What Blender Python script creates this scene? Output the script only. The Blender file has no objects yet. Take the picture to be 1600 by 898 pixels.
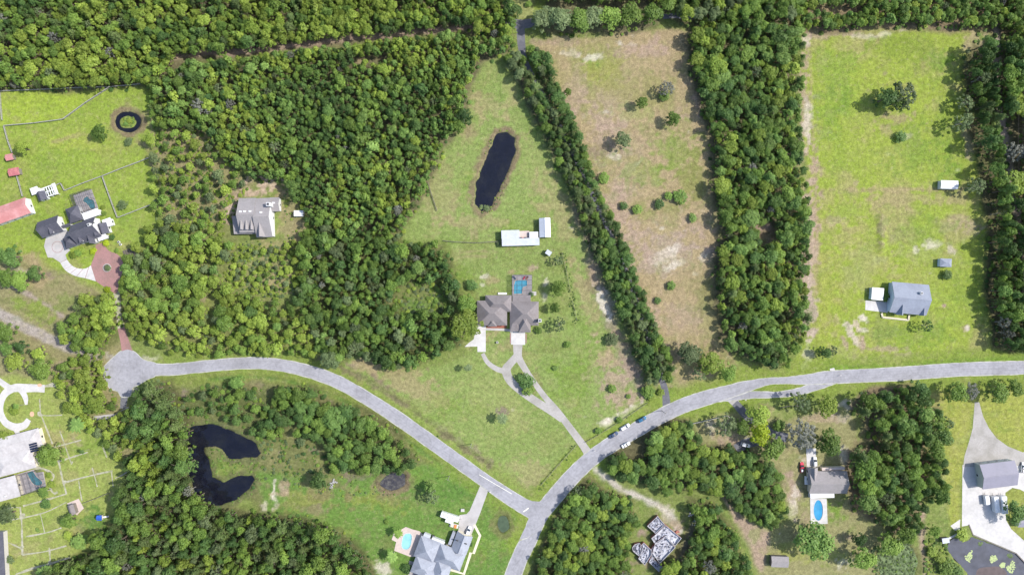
import bpy, bmesh, math, random
import numpy as np
from mathutils import Vector, Matrix
random.seed(7); rng = np.random.default_rng(11)
SC = bpy.context.scene; COL = SC.collection
# ------------------------------------------------------------------ camera, sky, sun, exposure
H = 347.0; S = 0.325                      # camera height, metres per photo pixel on the ground
cam = bpy.data.objects.new('camera', bpy.data.cameras.new('camera')); COL.objects.link(cam)
cam.location = (0, 0, H); cam.data.sensor_width = 36; cam.data.lens = 36*H/(1600*S)
cam.data.clip_start = 1; cam.data.clip_end = 20000; SC.camera = cam
SUN_EL = math.radians(48); SUN_AZ = (0.985, 0.17)      # towards the sun: east and a little north
W = bpy.data.worlds.new('World'); SC.world = W; W.use_nodes = True
nt = W.node_tree; sky = nt.nodes.new('ShaderNodeTexSky'); sky.sky_type = 'NISHITA'; sky.sun_disc = False
sky.sun_elevation = SUN_EL; sky.sun_rotation = math.atan2(SUN_AZ[0], SUN_AZ[1])
sky.air_density = 1.0; sky.dust_density = 1.5
bg = nt.nodes['Background']; nt.links.new(sky.outputs[0], bg.inputs[0]); bg.inputs[1].default_value = 0.15
sl = bpy.data.lights.new('sun', 'SUN'); sl.energy = 3.5; sl.angle = math.radians(0.53); sl.color = (1, 0.965, 0.90)
sun = bpy.data.objects.new('sun', sl); COL.objects.link(sun)
d = Vector((SUN_AZ[0]*math.cos(SUN_EL), SUN_AZ[1]*math.cos(SUN_EL), math.sin(SUN_EL)))
sun.rotation_euler = d.to_track_quat('Z', 'Y').to_euler(); sun.location = d*400
VS = SC.view_settings; VS.view_transform = 'Standard'; VS.look = 'None'; VS.exposure = 0.80; VS.gamma = 1
SC.cycles.max_bounces = 6; SC.cycles.diffuse_bounces = 3; SC.cycles.glossy_bounces = 2; SC.cycles.transparent_max_bounces = 8

# ------------------------------------------------------------------ helpers
def G(px, py, h=0.0):
    k = S*(H-h)/H
    return Vector(((px-800)*k, (449-py)*k, h))
def GP(pts, h=0.0): return [G(x, y, h) for x, y in pts]
def mat(name, rgb, rough=0.8, metal=0.0, var=0.12, scale=1.5, bump=0.0, rgb2=None, spec=0.3, big=0.0, bigscale=0.12, space='Object'):
    """base colour broken up by two noises; rgb2 is a second tone for blotches and wear"""
    m = bpy.data.materials.new(name); m.use_nodes = True; n = m.node_tree; N = n.nodes; L = n.links
    b = N['Principled BSDF']; b.inputs['Roughness'].default_value = rough; b.inputs['Metallic'].default_value = metal
    b.inputs['Specular IOR Level'].default_value = spec
    tc = N.new('ShaderNodeTexCoord')
    def noise(sc, det=4):
        t = N.new('ShaderNodeTexNoise'); t.inputs['Scale'].default_value = sc; t.inputs['Detail'].default_value = det
        t.inputs['Roughness'].default_value = 0.65; L.new(tc.outputs[space], t.inputs['Vector']); return t
    t1 = noise(scale)
    mr = N.new('ShaderNodeMapRange'); mr.inputs[1].default_value = 0.28; mr.inputs[2].default_value = 0.72
    mr.inputs[3].default_value = 1-var; mr.inputs[4].default_value = 1+var; L.new(t1.outputs['Fac'], mr.inputs[0])
    col = N.new('ShaderNodeMix'); col.data_type = 'RGBA'; col.inputs[6].default_value = (*rgb, 1); col.inputs[7].default_value = (*(rgb2 or rgb), 1)
    if rgb2:
        t2 = noise(bigscale, 6); m2 = N.new('ShaderNodeMapRange'); m2.inputs[1].default_value = 0.45; m2.inputs[2].default_value = 0.62
        m2.inputs[4].default_value = big or 1.0; L.new(t2.outputs['Fac'], m2.inputs[0]); L.new(m2.outputs[0], col.inputs[0])
    else: col.inputs[0].default_value = 0
    mul = N.new('ShaderNodeVectorMath'); mul.operation = 'SCALE'; L.new(col.outputs[2], mul.inputs[0]); L.new(mr.outputs[0], mul.inputs[3])
    L.new(mul.outputs[0], b.inputs['Base Color'])
    if bump:
        bp = N.new('ShaderNodeBump'); bp.inputs['Strength'].default_value = bump; bp.inputs['Distance'].default_value = 0.1
        L.new(t1.outputs['Fac'], bp.inputs['Height']); L.new(bp.outputs[0], b.inputs['Normal'])
    return m
def leafmat(name, c1, c2, trans=0.36):
    """leaves: tone differs from leaf spray to leaf spray (attribute v) and from tree to tree"""
    m = bpy.data.materials.new(name); m.use_nodes = True; n = m.node_tree; N = n.nodes; L = n.links
    b = N['Principled BSDF']; b.inputs['Roughness'].default_value = 0.55; b.inputs['Specular IOR Level'].default_value = 0.25
    at = N.new('ShaderNodeAttribute'); at.attribute_name = 'v'
    oi = N.new('ShaderNodeObjectInfo')
    mix = N.new('ShaderNodeMix'); mix.data_type = 'RGBA'; mix.inputs[6].default_value = (*c1, 1); mix.inputs[7].default_value = (*c2, 1)
    ad = N.new('ShaderNodeMath'); ad.operation = 'MULTIPLY_ADD'; ad.inputs[1].default_value = 0.55; ad.use_clamp = True
    L.new(at.outputs['Fac'], ad.inputs[0])
    r2 = N.new('ShaderNodeMath'); r2.operation = 'MULTIPLY'; r2.inputs[1].default_value = 0.5; L.new(oi.outputs['Random'], r2.inputs[0]); L.new(r2.outputs[0], ad.inputs[2])
    L.new(ad.outputs[0], mix.inputs[0])
    fr = N.new('ShaderNodeMath'); fr.operation = 'MULTIPLY'; fr.inputs[1].default_value = 7.31; L.new(oi.outputs['Random'], fr.inputs[0])
    f2 = N.new('ShaderNodeMath'); f2.operation = 'FRACT'; L.new(fr.outputs[0], f2.inputs[0])
    mr = N.new('ShaderNodeMapRange'); mr.inputs[3].default_value = 0.72; mr.inputs[4].default_value = 1.3; L.new(f2.outputs[0], mr.inputs[0])
    mul = N.new('ShaderNodeVectorMath'); mul.operation = 'SCALE'; L.new(mix.outputs[2], mul.inputs[0]); L.new(mr.outputs[0], mul.inputs[3])
    L.new(mul.outputs[0], b.inputs['Base Color'])
    t = N.new('ShaderNodeBsdfTranslucent'); L.new(mul.outputs[0], t.inputs[0])
    ms = N.new('ShaderNodeMixShader'); ms.inputs[0].default_value = trans; L.new(b.outputs[0], ms.inputs[1]); L.new(t.outputs[0], ms.inputs[2])
    L.new(ms.outputs[0], N['Material Output'].inputs[0]); return m
def screenmat(name, rgb, opac):
    m = bpy.data.materials.new(name); m.use_nodes = True; N = m.node_tree.nodes; L = m.node_tree.links
    b = N['Principled BSDF']; b.inputs['Base Color'].default_value = (*rgb, 1); b.inputs['Roughness'].default_value = 0.9
    t = N.new('ShaderNodeBsdfTransparent'); ms = N.new('ShaderNodeMixShader'); ms.inputs[0].default_value = opac
    L.new(t.outputs[0], ms.inputs[1]); L.new(b.outputs[0], ms.inputs[2]); L.new(ms.outputs[0], N['Material Output'].inputs[0]); return m
def watermat(name, rgb, rough=0.05, spec=0.5, bump=0.0, rgb2=None, opac=.82):
    m = mat(name, rgb, rough, 0, 0.2, 0.25, bump, rgb2, spec, .8); N = m.node_tree.nodes; L = m.node_tree.links
    t = N.new('ShaderNodeBsdfTransparent'); ms = N.new('ShaderNodeMixShader'); ms.inputs[0].default_value = opac; L.new(t.outputs[0], ms.inputs[1]); L.new(N['Principled BSDF'].outputs[0], ms.inputs[2]); L.new(ms.outputs[0], N['Material Output'].inputs[0]); return m

def link(name, verts, faces, m, parent=None, loc=None, rot=0.0, smooth=False, mats=None, fm=None):
    me = bpy.data.meshes.new(name); me.from_pydata([tuple(v) for v in verts], [], faces)
    for x in (mats or [m]): me.materials.append(x)
    if fm: me.polygons.foreach_set('material_index', fm)
    if smooth: me.polygons.foreach_set('use_smooth', [True]*len(faces))
    me.update(); return place(name, me, parent, loc, rot)
def place(name, me, parent=None, loc=None, rot=0.0):
    o = bpy.data.objects.new(name, me); COL.objects.link(o)
    if parent: o.parent = parent
    if loc is not None: o.location = loc
    if rot: o.rotation_euler.z = rot
    return o
def tag(o, label=None, cat=None, group=None, kind=None):
    if label: o['label'] = label
    if cat: o['category'] = cat
    if group: o['group'] = group
    if kind: o['kind'] = kind
    return o
def empty(name, label, cat, loc, rot=0.0, group=None):
    o = bpy.data.objects.new(name, None); o.empty_display_size = 0.3; COL.objects.link(o)
    o.location = loc; o.rotation_euler.z = rot; return tag(o, label, cat, group)
class MB:
    """collects boxes, prisms and tubes into one mesh"""
    def __init__(s): s.v = []; s.f = []
    def add(s, v, f):
        k = len(s.v); s.v += [tuple(x) for x in v]; s.f += [tuple(i+k for i in q) for q in f]; return s
    def box(s, x0, y0, z0, x1, y1, z1):
        return s.add([(x0,y0,z0),(x1,y0,z0),(x1,y1,z0),(x0,y1,z0),(x0,y0,z1),(x1,y0,z1),(x1,y1,z1),(x0,y1,z1)],
                     [(3,2,1,0),(4,5,6,7),(0,1,5,4),(1,2,6,5),(2,3,7,6),(3,0,4,7)])
    def bar(s, a, b, w, h):
        a = Vector(a); b = Vector(b); d = (b-a).normalized(); up = Vector((0,0,1)) if abs(d.z) < 0.95 else Vector((1,0,0))
        x = d.cross(up).normalized()*w/2; y = x.cross(d).normalized()*h/2
        v = [a-x-y, a+x-y, a+x+y, a-x+y, b-x-y, b+x-y, b+x+y, b-x+y]
        return s.add(v, [(0,1,2,3),(7,6,5,4),(0,4,5,1),(1,5,6,2),(2,6,7,3),(3,7,4,0)])
    def prism(s, poly, z0, z1):
        n = len(poly); a = sum(poly[i][0]*poly[(i+1)%n][1]-poly[(i+1)%n][0]*poly[i][1] for i in range(n))
        if a < 0: poly = poly[::-1]
        v = [(p[0],p[1],z0) for p in poly]+[(p[0],p[1],z1) for p in poly]
        return s.add(v, [tuple(range(n-1,-1,-1)), tuple(range(n,2*n))]+[(i,(i+1)%n,(i+1)%n+n,i+n) for i in range(n)])
    def tube(s, pts, rad, n=6, cap=True):
        rings = []
        v = []; f = []
        for i, p in enumerate(pts):
            p = Vector(p); dd = (Vector(pts[min(i+1,len(pts)-1)])-Vector(pts[max(i-1,0)])).normalized()
            x = dd.orthogonal().normalized() if abs(dd.z) < 0.99 else Vector((1,0,0)); y = dd.cross(x)
            for k in range(n):
                a = 2*math.pi*k/n; v.append(p+(x*math.cos(a)+y*math.sin(a))*rad[i])
        for i in range(len(pts)-1):
            for k in range(n): f.append((i*n+k, i*n+(k+1)%n, (i+1)*n+(k+1)%n, (i+1)*n+k))
        if cap: f += [tuple(range(n-1,-1,-1)), tuple(range((len(pts)-1)*n, len(pts)*n))]
        return s.add(v, f)
    def build(s, name, m, parent=None, loc=None, rot=0.0, smooth=False): return link(name, s.v, s.f, m, parent, loc, rot, smooth)
def catmull(pts, n=8):
    P = [np.array(p, float) for p in pts]; P = [2*P[0]-P[1]]+P+[2*P[-1]-P[-2]]; out = []
    for i in range(1, len(P)-2):
        for k in range(n):
            t = k/n; a, b, c, e = P[i-1], P[i], P[i+1], P[i+2]
            out.append(0.5*(2*b+(c-a)*t+(2*a-5*b+4*c-e)*t*t+(3*b-a-3*c+e)*t**3))
    out.append(P[-2]); return np.array(out)
def ribbon_xy(pts, w, n=8):
    """pts in photo pixels, w one width or a list; returns left and right edges in metres"""
    ws = list(w) if hasattr(w, '__len__') else [w]*len(pts)
    C = catmull([(x, y, q) for (x, y), q in zip(pts, ws)], n)
    xy = np.array([tuple(G(a, b))[:2] for a, b, _ in C]); t = np.gradient(xy, axis=0); t /= np.linalg.norm(t, axis=1)[:, None]+1e-9
    nn = np.stack([-t[:, 1], t[:, 0]], 1); hw = (C[:, 2]*S/2)[:, None]; return xy+nn*hw, xy-nn*hw
def ribbon(name, pts, w, z, m, kind='structure', n=8):
    l, r = ribbon_xy(pts, w, n); k = len(l)
    o = link(name, [(*p, z) for p in l]+[(*p, z) for p in r], [(k+i, k+i+1, i+1, i) for i in range(k-1)], m)
    a = o.data.attributes.new('across', 'FLOAT', 'POINT'); a.data.foreach_set('value', [1.0]*k+[2.0]*k); return tag(o, kind=kind)
def sheet(name, pts, z, m, kind='structure', smooth=0):
    if smooth: pts = [tuple(p) for p in catmull(list(pts)+[pts[0]], smooth)[:-1]]
    P = [(g.x, g.y, z) for g in GP(pts)]
    a = sum(P[i][0]*P[(i+1)%len(P)][1]-P[(i+1)%len(P)][0]*P[i][1] for i in range(len(P)))
    if a < 0: P = P[::-1]
    return tag(link(name, P, [tuple(range(len(P)))], m), kind=kind)
def ell(cx, cy, rx, ry, rot=0, n=28, wob=0.0, seed=0):
    r_ = random.Random(seed); ph = [r_.uniform(0, 6.28) for _ in range(4)]; out = []
    for i in range(n):
        a = 2*math.pi*i/n; q = 1+wob*(math.sin(2*a+ph[0])+0.7*math.sin(3*a+ph[1])+0.5*math.sin(5*a+ph[2]))/2
        x, y = rx*q*math.cos(a), ry*q*math.sin(a); c, s_ = math.cos(math.radians(rot)), math.sin(math.radians(rot))
        out.append((cx+x*c-y*s_, cy+x*s_+y*c))
    return out
# numpy: signed distance to polygons (negative inside), value noise
def sd_poly(P, pts):
    V = np.array(pts, float); d = np.full(len(P), 1e18); ins = np.zeros(len(P), bool)
    for i in range(len(V)):
        a, b = V[i], V[(i+1) % len(V)]; e = b-a; w = P-a
        t = np.clip((w@e)/(e@e+1e-12), 0, 1); q = w-t[:, None]*e; d = np.minimum(d, (q*q).sum(1))
        c = ((a[1] <= P[:, 1]) != (b[1] <= P[:, 1]))
        xs = a[0]+(P[:, 1]-a[1])*(b[0]-a[0])/((b[1]-a[1]) if b[1] != a[1] else 1e-9); ins ^= c & (P[:, 0] < xs)
    d = np.sqrt(d); return np.where(ins, -d, d)
def sd_line(P, pts):
    V = np.array(pts, float); d = np.full(len(P), 1e18)
    for i in range(len(V)-1):
        a, b = V[i], V[i+1]; e = b-a; w = P-a; t = np.clip((w@e)/(e@e+1e-12), 0, 1); q = w-t[:, None]*e; d = np.minimum(d, (q*q).sum(1))
    return np.sqrt(d)
LAT = rng.random((256, 256))
def vnoise(P, sc, off=0.0):
    q = P/sc+off; i = np.floor(q).astype(int); f = q-i; f = f*f*(3-2*f); x0, y0 = i[:, 0] % 256, i[:, 1] % 256; x1, y1 = (x0+1) % 256, (y0+1) % 256
    return (LAT[x0,y0]*(1-f[:,0])+LAT[x1,y0]*f[:,0])*(1-f[:,1])+(LAT[x0,y1]*(1-f[:,0])+LAT[x1,y1]*f[:,0])*f[:,1]
def fbm(P, sc, off=0.0, o=4):
    r = 0; a = 1; t = 0
    for k in range(o): r = r+a*vnoise(P, sc/2**k, off+k*17.3); t += a; a *= 0.55
    return r/t
sm = lambda x: (lambda t: t*t*(3-2*t))(np.clip(x, 0, 1))
# ------------------------------------------------------------------ setting: where roads, ponds and clearings lie (photo pixels)
ROAD_A = ([(205,578),(235,577),(270,577),(330,571),(385,567),(430,569),(475,578),(520,593),(560,614),(620,652),(700,709),(760,752),(800,779),(845,806)], [20,18,17,17,17,18,18,19,19,20,20,20,22,24])
ROAD_B = ([(700,1250),(760,1020),(805,889),(825,845),(843,806),(867,775),(900,738),(934,708),(974,683),(1017,658),(1061,636),(1101,622),(1134,613),(1168,603),(1200,595.5),(1230,594),(1262,592.5),(1300,589),(1400,584),(1500,577),(1598,574),(1680,569)],
          [24,24,24,24,24,24,24,23,23,22,22,22,20,16,10,10,15,19,20,20,20,20])
ROAD_C = ([(1110,621),(1145,618.5),(1175,616.5),(1215,616),(1247,611.5),(1275,603),(1305,593)], [14,13,10.5,8,10,12,11])
CULDESAC = [(188,549),(200,546),(212,551),(224,562),(244,568),(243,586),(231,592),(216,601),(207,606),(203,618),(190,619),(184,611),(172,606),(166,594),(161,577),(172,563)]
LANE = [(813,40),(815,72),(820,95),(840,135),(868,185),(893,235),(908,268),(928,310),(952,362),(980,430),(1003,500),(1022,560),(1038,605),(1042,636)]
P1 = [(777,208),(792,206),(806,215),(806,235),(796,262),(781,295),(768,322),(752,331),(741,319),(742,290),(750,265),(762,238),(769,220)]
P2 = [(a/2.9925, 598+b/2.9925) for a, b in [(862,225),(900,203),(975,188),(1060,215),(1140,250),(1200,285),(1225,330),(1197,352),(1120,356),(1060,352),(1035,312),(1005,300),(955,302),(957,332),(985,380),(995,435),(1040,460),(1110,436),(1178,428),(1195,450),(1160,500),(1100,550),(1010,582),(950,558),(905,515),(880,430),(858,330)]]
P3 = ell(199.5,190,20,17,0,30,0.05,3); P3I = ell(199,191,13,11,0,24,0.12,4)
P4 = ell(615,752,21,13,-8,26,0.15,5)
P5 = [(1440+a/8.55, 793+b/8.55) for a, b in [(345,540),(380,450),(430,410),(500,420),(590,455),(650,430),(672,385),(1250,600),(1500,820),(1500,1010),(650,1010),(625,890),(520,760),(400,640)]]
P6 = ell(1403,880,36,30,10,30,0.15,6); P7 = ell(787,819,11,16,-15,24,0.1,7)
POOLS = []   # the house pools are cut into the ground too: (poly, depth)

# ------------------------------------------------------------------ ground colours (albedo of grass, dry grass, sand, leaf litter)
bright=(.172,.228,.036); lush=(.118,.185,.028); mid=(.135,.168,.046); deep=(.070,.138,.028); pale=(.215,.228,.085); dry=(.250,.195,.110)
pink=(.275,.200,.152); sand=(.46,.41,.34); litter=(.105,.095,.052); brown=(.150,.115,.070); purple=(.150,.112,.100); olive=(.115,.122,.045); verge=(.145,.192,.034); scrub=(.185,.168,.080)
xs = np.concatenate([[-3200,-1500,-800,-480,-370],np.arange(-300,300.1,0.8),[370,480,800,1500,3200]])
ys = np.concatenate([[-3200,-1500,-700,-400,-260],np.arange(-184,184.1,0.8),[260,400,700,1500,3200]])
nx, ny = len(xs), len(ys); XX, YY = np.meshgrid(xs, ys); P = np.stack([XX.ravel(), YY.ravel()], 1)
C = np.tile(np.array(mid), (len(P), 1)); Z = np.zeros(len(P))
n8, n20, n3, n1 = fbm(P, 14), fbm(P, 45, 5.1), fbm(P, 4.0, 9.7, 3), fbm(P, 1.9, 3.3, 2)
C = C*(0.85+0.3*n20)[:, None]
def near(pts, mg):
    V = np.array(pts); return np.where((P[:,0] > V[:,0].min()-mg) & (P[:,0] < V[:,0].max()+mg) & (P[:,1] > V[:,1].min()-mg) & (P[:,1] < V[:,1].max()+mg))[0]
def xyp(pts): return [tuple(g)[:2] for g in GP(pts)]
def blend(ix, a, col): C[ix] = C[ix]*(1-a[:, None])+np.array(col)*a[:, None]
def area(pts, col, soft=2.0, namp=4.0, op=1.0, spots=None):
    V = xyp(pts); ix = near(V, soft+namp+1); s_ = sd_poly(P[ix], V)
    a = sm(0.5-(s_+namp*(n8[ix]-0.5)*2)/(2*soft))*op
    if spots is not None: a = a*sm((n20[ix]*0.5+n8[ix]*0.5-spots)/0.12)
    blend(ix, a, col)
def line(pts, w, col, soft=1.0, op=1.0, namp=1.5):
    V = xyp(catmull(pts, 6)); ix = near(V, w*S+6); s_ = sd_line(P[ix], V)-w*S/2
    blend(ix, sm(0.5-(s_+namp*(n3[ix]-0.5)*2)/(2*soft))*op, col)
def blob(cx, cy, rx, ry, col, op=1.0, rot=0, rough=1.0):
    c = G(cx, cy); rx *= S; ry *= S; ix = near([(c.x-1.8*rx-1.8*ry, c.y-1.8*ry-1.8*rx), (c.x+1.8*rx+1.8*ry, c.y+1.8*ry+1.8*rx)], 1)
    q = P[ix]-np.array([c.x, c.y]); a_ = math.radians(-rot); u = (q[:,0]*math.cos(a_)+q[:,1]*math.sin(a_))/rx; v = (-q[:,0]*math.sin(a_)+q[:,1]*math.cos(a_))/ry
    blend(ix, sm((1.0-np.sqrt(u*u+v*v)+rough*(0.7*(n8[ix]-0.5)+1.2*(n3[ix]-0.5)+0.9*(n1[ix]-0.5))*1.4)/0.55)*op, col)
def freckle(poly, n, cols, rmin, rmax, op, seed):
    r_ = random.Random(seed); V = np.array(poly, float); lo, hi = V.min(0), V.max(0)
    for _ in range(n):
        q = (r_.uniform(lo[0], hi[0]), r_.uniform(lo[1], hi[1]))
        if sd_poly(np.array([q]), V)[0] < -3: a = rmin*(rmax/rmin)**r_.random(); blob(*q, a, a*r_.uniform(.35,1), r_.choice(cols), op*r_.uniform(.4,1), r_.uniform(-40,40), 1.5)
# woodland blocks, by the outline of their crowns in the photo
WA=[(-110,-110),(815,-110),(800,60),(700,40),(640,48),(560,56),(400,76),(285,86),(228,132),(205,128),(100,136),(-110,134)]
WB=[(228,132),(290,96),(400,86),(560,66),(700,52),(800,58),(802,76),(748,90),(737,120),(728,160),(716,180),(706,205),(690,228),(672,285),(650,320),(626,362),(560,372),(470,330),(440,278),(392,278),(350,250),(322,205),(238,196)]
WC=[(228,190),(325,205),(350,250),(388,280),(362,308),(356,345),(240,348),(236,290),(228,240)]
WD=[(238,345),(356,345),(362,398),(330,430),(355,445),(400,465),(455,475),(480,500),(500,560),(430,552),(300,556),(240,550),(192,508),(186,430),(186,408),(200,398),(215,370)]
WE=[(470,330),(560,372),(626,364),(622,380),(690,378),(706,415),(716,455),(722,470),(715,500),(720,530),(712,545),(690,550),(640,578),(600,575),(560,556),(520,572),(500,560),(480,500),(455,470),(470,430),(462,385),(478,345)]
WL1=[(800,75),(822,95),(848,140),(870,180),(893,228),(905,270),(925,315),(950,370),(985,450),(1008,510),(1025,560),(1030,600),(1015,600),(1000,560),(975,490),(945,430),(920,370),(902,325),(885,280),(865,240),(840,180),(815,125),(790,92)]
WL2=[(825,75),(850,80),(862,110),(885,165),(905,215),(925,270),(945,320),(965,350),(985,400),(1000,450),(1020,500),(1040,540),(1055,580),(1045,598),(1030,580),(1010,520),(985,450),(958,365),(932,310),(912,270),(895,230),(870,170),(845,120)]
WN=[(838,-110),(1240,-110),(1240,30),(1080,28),(1045,12),(1035,30),(1000,40),(960,42),(900,46),(850,46),(838,30)]
WN2=[(1240,-110),(1680,-110),(1680,30),(1590,44),(1490,36),(1400,34),(1330,40),(1256,46),(1240,40)]
WF=[(1080,30),(1165,25),(1256,46),(1256,130),(1250,200),(1262,280),(1266,340),(1266,400),(1262,460),(1268,515),(1247,550),(1228,580),(1200,570),(1165,558),(1135,540),(1124,480),(1122,410),(1132,370),(1126,320),(1118,270),(1120,225),(1108,180),(1085,100)]
WG=[(1520,95),(1542,55),(1560,60),(1562,120),(1575,200),(1590,330),(1690,330),(1690,548),(1600,550),(1572,545),(1562,480),(1560,420),(1565,350),(1556,300),(1545,240),(1532,185),(1524,135)]
WG2=[(1578,45),(1690,30),(1690,330),(1592,320),(1582,220),(1572,150)]
WH=[(190,640),(212,608),(250,598),(276,640),(290,672),(288,700),(292,745),(318,792),(372,805),(415,812),(470,816),(525,838),(560,868),(582,900),(590,1000),(20,1000),(60,895),(150,860),(140,832),(172,822),(180,780),(195,740),(200,690)]
WI=[(405,640),(440,606),(480,604),(512,632),(560,640),(600,665),(645,710),(650,728),(620,740),(560,740),(520,736),(505,700),(470,688),(450,664),(420,692),(398,690)]
WI2=[(276,640),(285,612),(330,606),(400,610),(412,640),(398,690),(380,672),(330,650),(300,655)]
WJ=[(842,880),(868,815),(904,762),(924,748),(948,772),(985,782),(1000,825),(980,855),(1000,1000),(810,1000)]
WK=[(948,715),(985,675),(1050,655),(1084,664),(1100,698),(1165,702),(1225,742),(1232,808),(1205,828),(1165,808),(1132,775),(1105,768),(1078,772),(1045,772),(1008,760),(962,748)]
WM=[(1080,785),(1122,790),(1152,830),(1178,900),(1178,1000),(1020,1000),(1035,890),(1062,868),(1088,830)]
WO=[(1335,640),(1372,610),(1440,604),(1466,616),(1450,640),(1486,640),(1486,684),(1466,692),(1478,725),(1484,775),(1452,790),(1450,838),(1412,850),(1395,828),(1345,800),(1333,755),(1340,712),(1376,700),(1368,660)]
WP=[(122,462),(165,458),(182,490),(172,525),(148,552),(100,545),(92,512),(112,490)]
WQ=[(96,560),(140,552),(160,570),(165,608),(185,640),(204,655),(200,700),(180,722),(158,690),(128,665),(100,640),(84,612)]
# -- lawns and pastures
area([(-110,130),(236,130),(244,345),(200,395),(190,455),(140,470),(-110,450)], bright)
area([(0,135),(168,140),(100,188),(0,195)], (.215,.275,.036), 1, 1, .8)
area([(150,300),(240,300),(230,350),(205,395),(180,380),(150,350)], (.165,.225,.04), 2, 3, .7)
area([(-110,430),(60,400),(190,470),(200,560),(140,600),(-110,600)], scrub, 3, 5)
for b in [(30,425,20,10,sand,.35),(45,405,22,12,dry,.9,30),(65,440,20,16,dry,.7),(80,428,9,8,purple,.6),(100,470,30,16,mid,.7),(55,485,45,13,verge,.85,28),(50,520,25,8,brown,.7,25),(95,570,13,9,pink,.7),(60,560,40,14,mid,.6),(215,262,40,15,bright,.4),(120,225,60,20,(.24,.26,.05),.5),(110,215,40,4,dry,.5,-15)]: blob(*b)
blob(200,192,30,26,dry,.85); blob(199,211,6,4,sand,.4)
area([(-110,588),(70,588),(150,660),(200,700),(190,790),(130,880),(80,920),(-110,950)], (.200,.235,.060), 2, 3)
for b in [(90,690,30,25,dry,.5),(30,760,30,20,bright,.5),(140,700,40,20,lush,.6),(150,810,38,24,deep,.9),(120,690,10,8,pink,.5),(40,860,40,20,dry,.3)]: blob(*b)
CEN=[(800,78),(746,90),(622,362),(620,380),(700,378),(745,460),(740,550),(690,570),(600,585),(548,548),(538,574),(600,620),(700,690),(815,775),(835,760),(925,700),(1012,632),(1000,560),(955,430),(905,320),(865,235)]
area(CEN, (.156,.203,.058), 1.5, 2)
freckle(CEN, 44, [lush,(.14,.19,.045),(.22,.205,.09),pale,(.2,.175,.085),mid], 16, 60, .45, 23); freckle(CEN, 300, [dry,pale,mid,lush,(.155,.175,.05),brown,(.20,.19,.075)], 3, 24, .5, 5); freckle(CEN, 40, [sand,pink], 1.5, 5, .5, 6)
for b in [(800,150,30,40,pale,.7),(770,165,40,25,dry,.45),(730,200,30,50,dry,.35),(690,300,40,50,dry,.4),(850,280,30,60,pale,.5,-20),(740,345,60,12,dry,.5),(870,330,25,60,dry,.45,-20),(745,410,30,50,mid,.6),(830,410,60,25,mid,.6),(720,430,40,14,lush,.5),(870,450,40,60,mid,.65),(915,460,14,70,dry,.6,-18),(925,440,10,40,brown,.55,-20),(948,470,13,25,sand,.75,-25),(940,455,7,9,sand,.7),(952,484,6,9,sand,.9),
          (960,590,42,55,pink,.85,-25),(990,575,10,30,purple,.6,-25),(945,560,30,25,dry,.6),(900,590,40,45,lush,.55),(870,540,35,20,mid,.6),(770,620,60,60,pale,.4),(640,600,90,22,dry,.6,32),(570,575,22,26,dry,.8,40),(590,600,50,7,purple,.5,33),(720,690,110,6,purple,.55,33),(620,620,60,8,brown,.5,33),(785,642,10,8,purple,.8),(830,740,30,25,dry,.5),(800,735,35,18,pale,.5),(862,690,28,40,mid,.5,-30),(700,640,50,25,lush,.4),(755,433,10,5,sand,.65),(768,438,14,6,dry,.7),(752,444,5,5,sand,.5),(800,424,12,5,dry,.7),(853,440,6,10,sand,.55),(851,462,5,14,sand,.5),(832,419,10,5,pink,.7),(758,330,7,3,brown,.6),(960,655,30,7,sand,.75,-32),(940,665,20,8,sand,.7,-35),(985,642,22,6,sand,.6,-35),(925,690,12,8,dry,.7)]: blob(*b)
blob(772,266,24,62,dry,.55,14); area(ell(773,268,20,60,14), brown, 1.5, 2, .55)
PAS=[(828,62),(1040,45),(1086,50),(1112,185),(1120,270),(1124,410),(1125,480),(1138,545),(1160,585),(1060,610),(1040,560),(985,420),(925,270),(880,165)]
area(PAS, dry, 1.5, 3); area(PAS, (.205,.185,.080), 3, 4, .8, .45)
freckle(PAS, 40, [pink,(.30,.22,.165),(.20,.165,.085),(.26,.20,.12),(.185,.175,.07)], 18, 70, .5, 21); freckle(PAS, 260, [pink,pink,dry,brown,(.17,.165,.06),mid,(.32,.26,.19)], 3, 22, .55, 1); freckle(PAS, 60, [sand], 1.5, 6, .5, 2)
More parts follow.
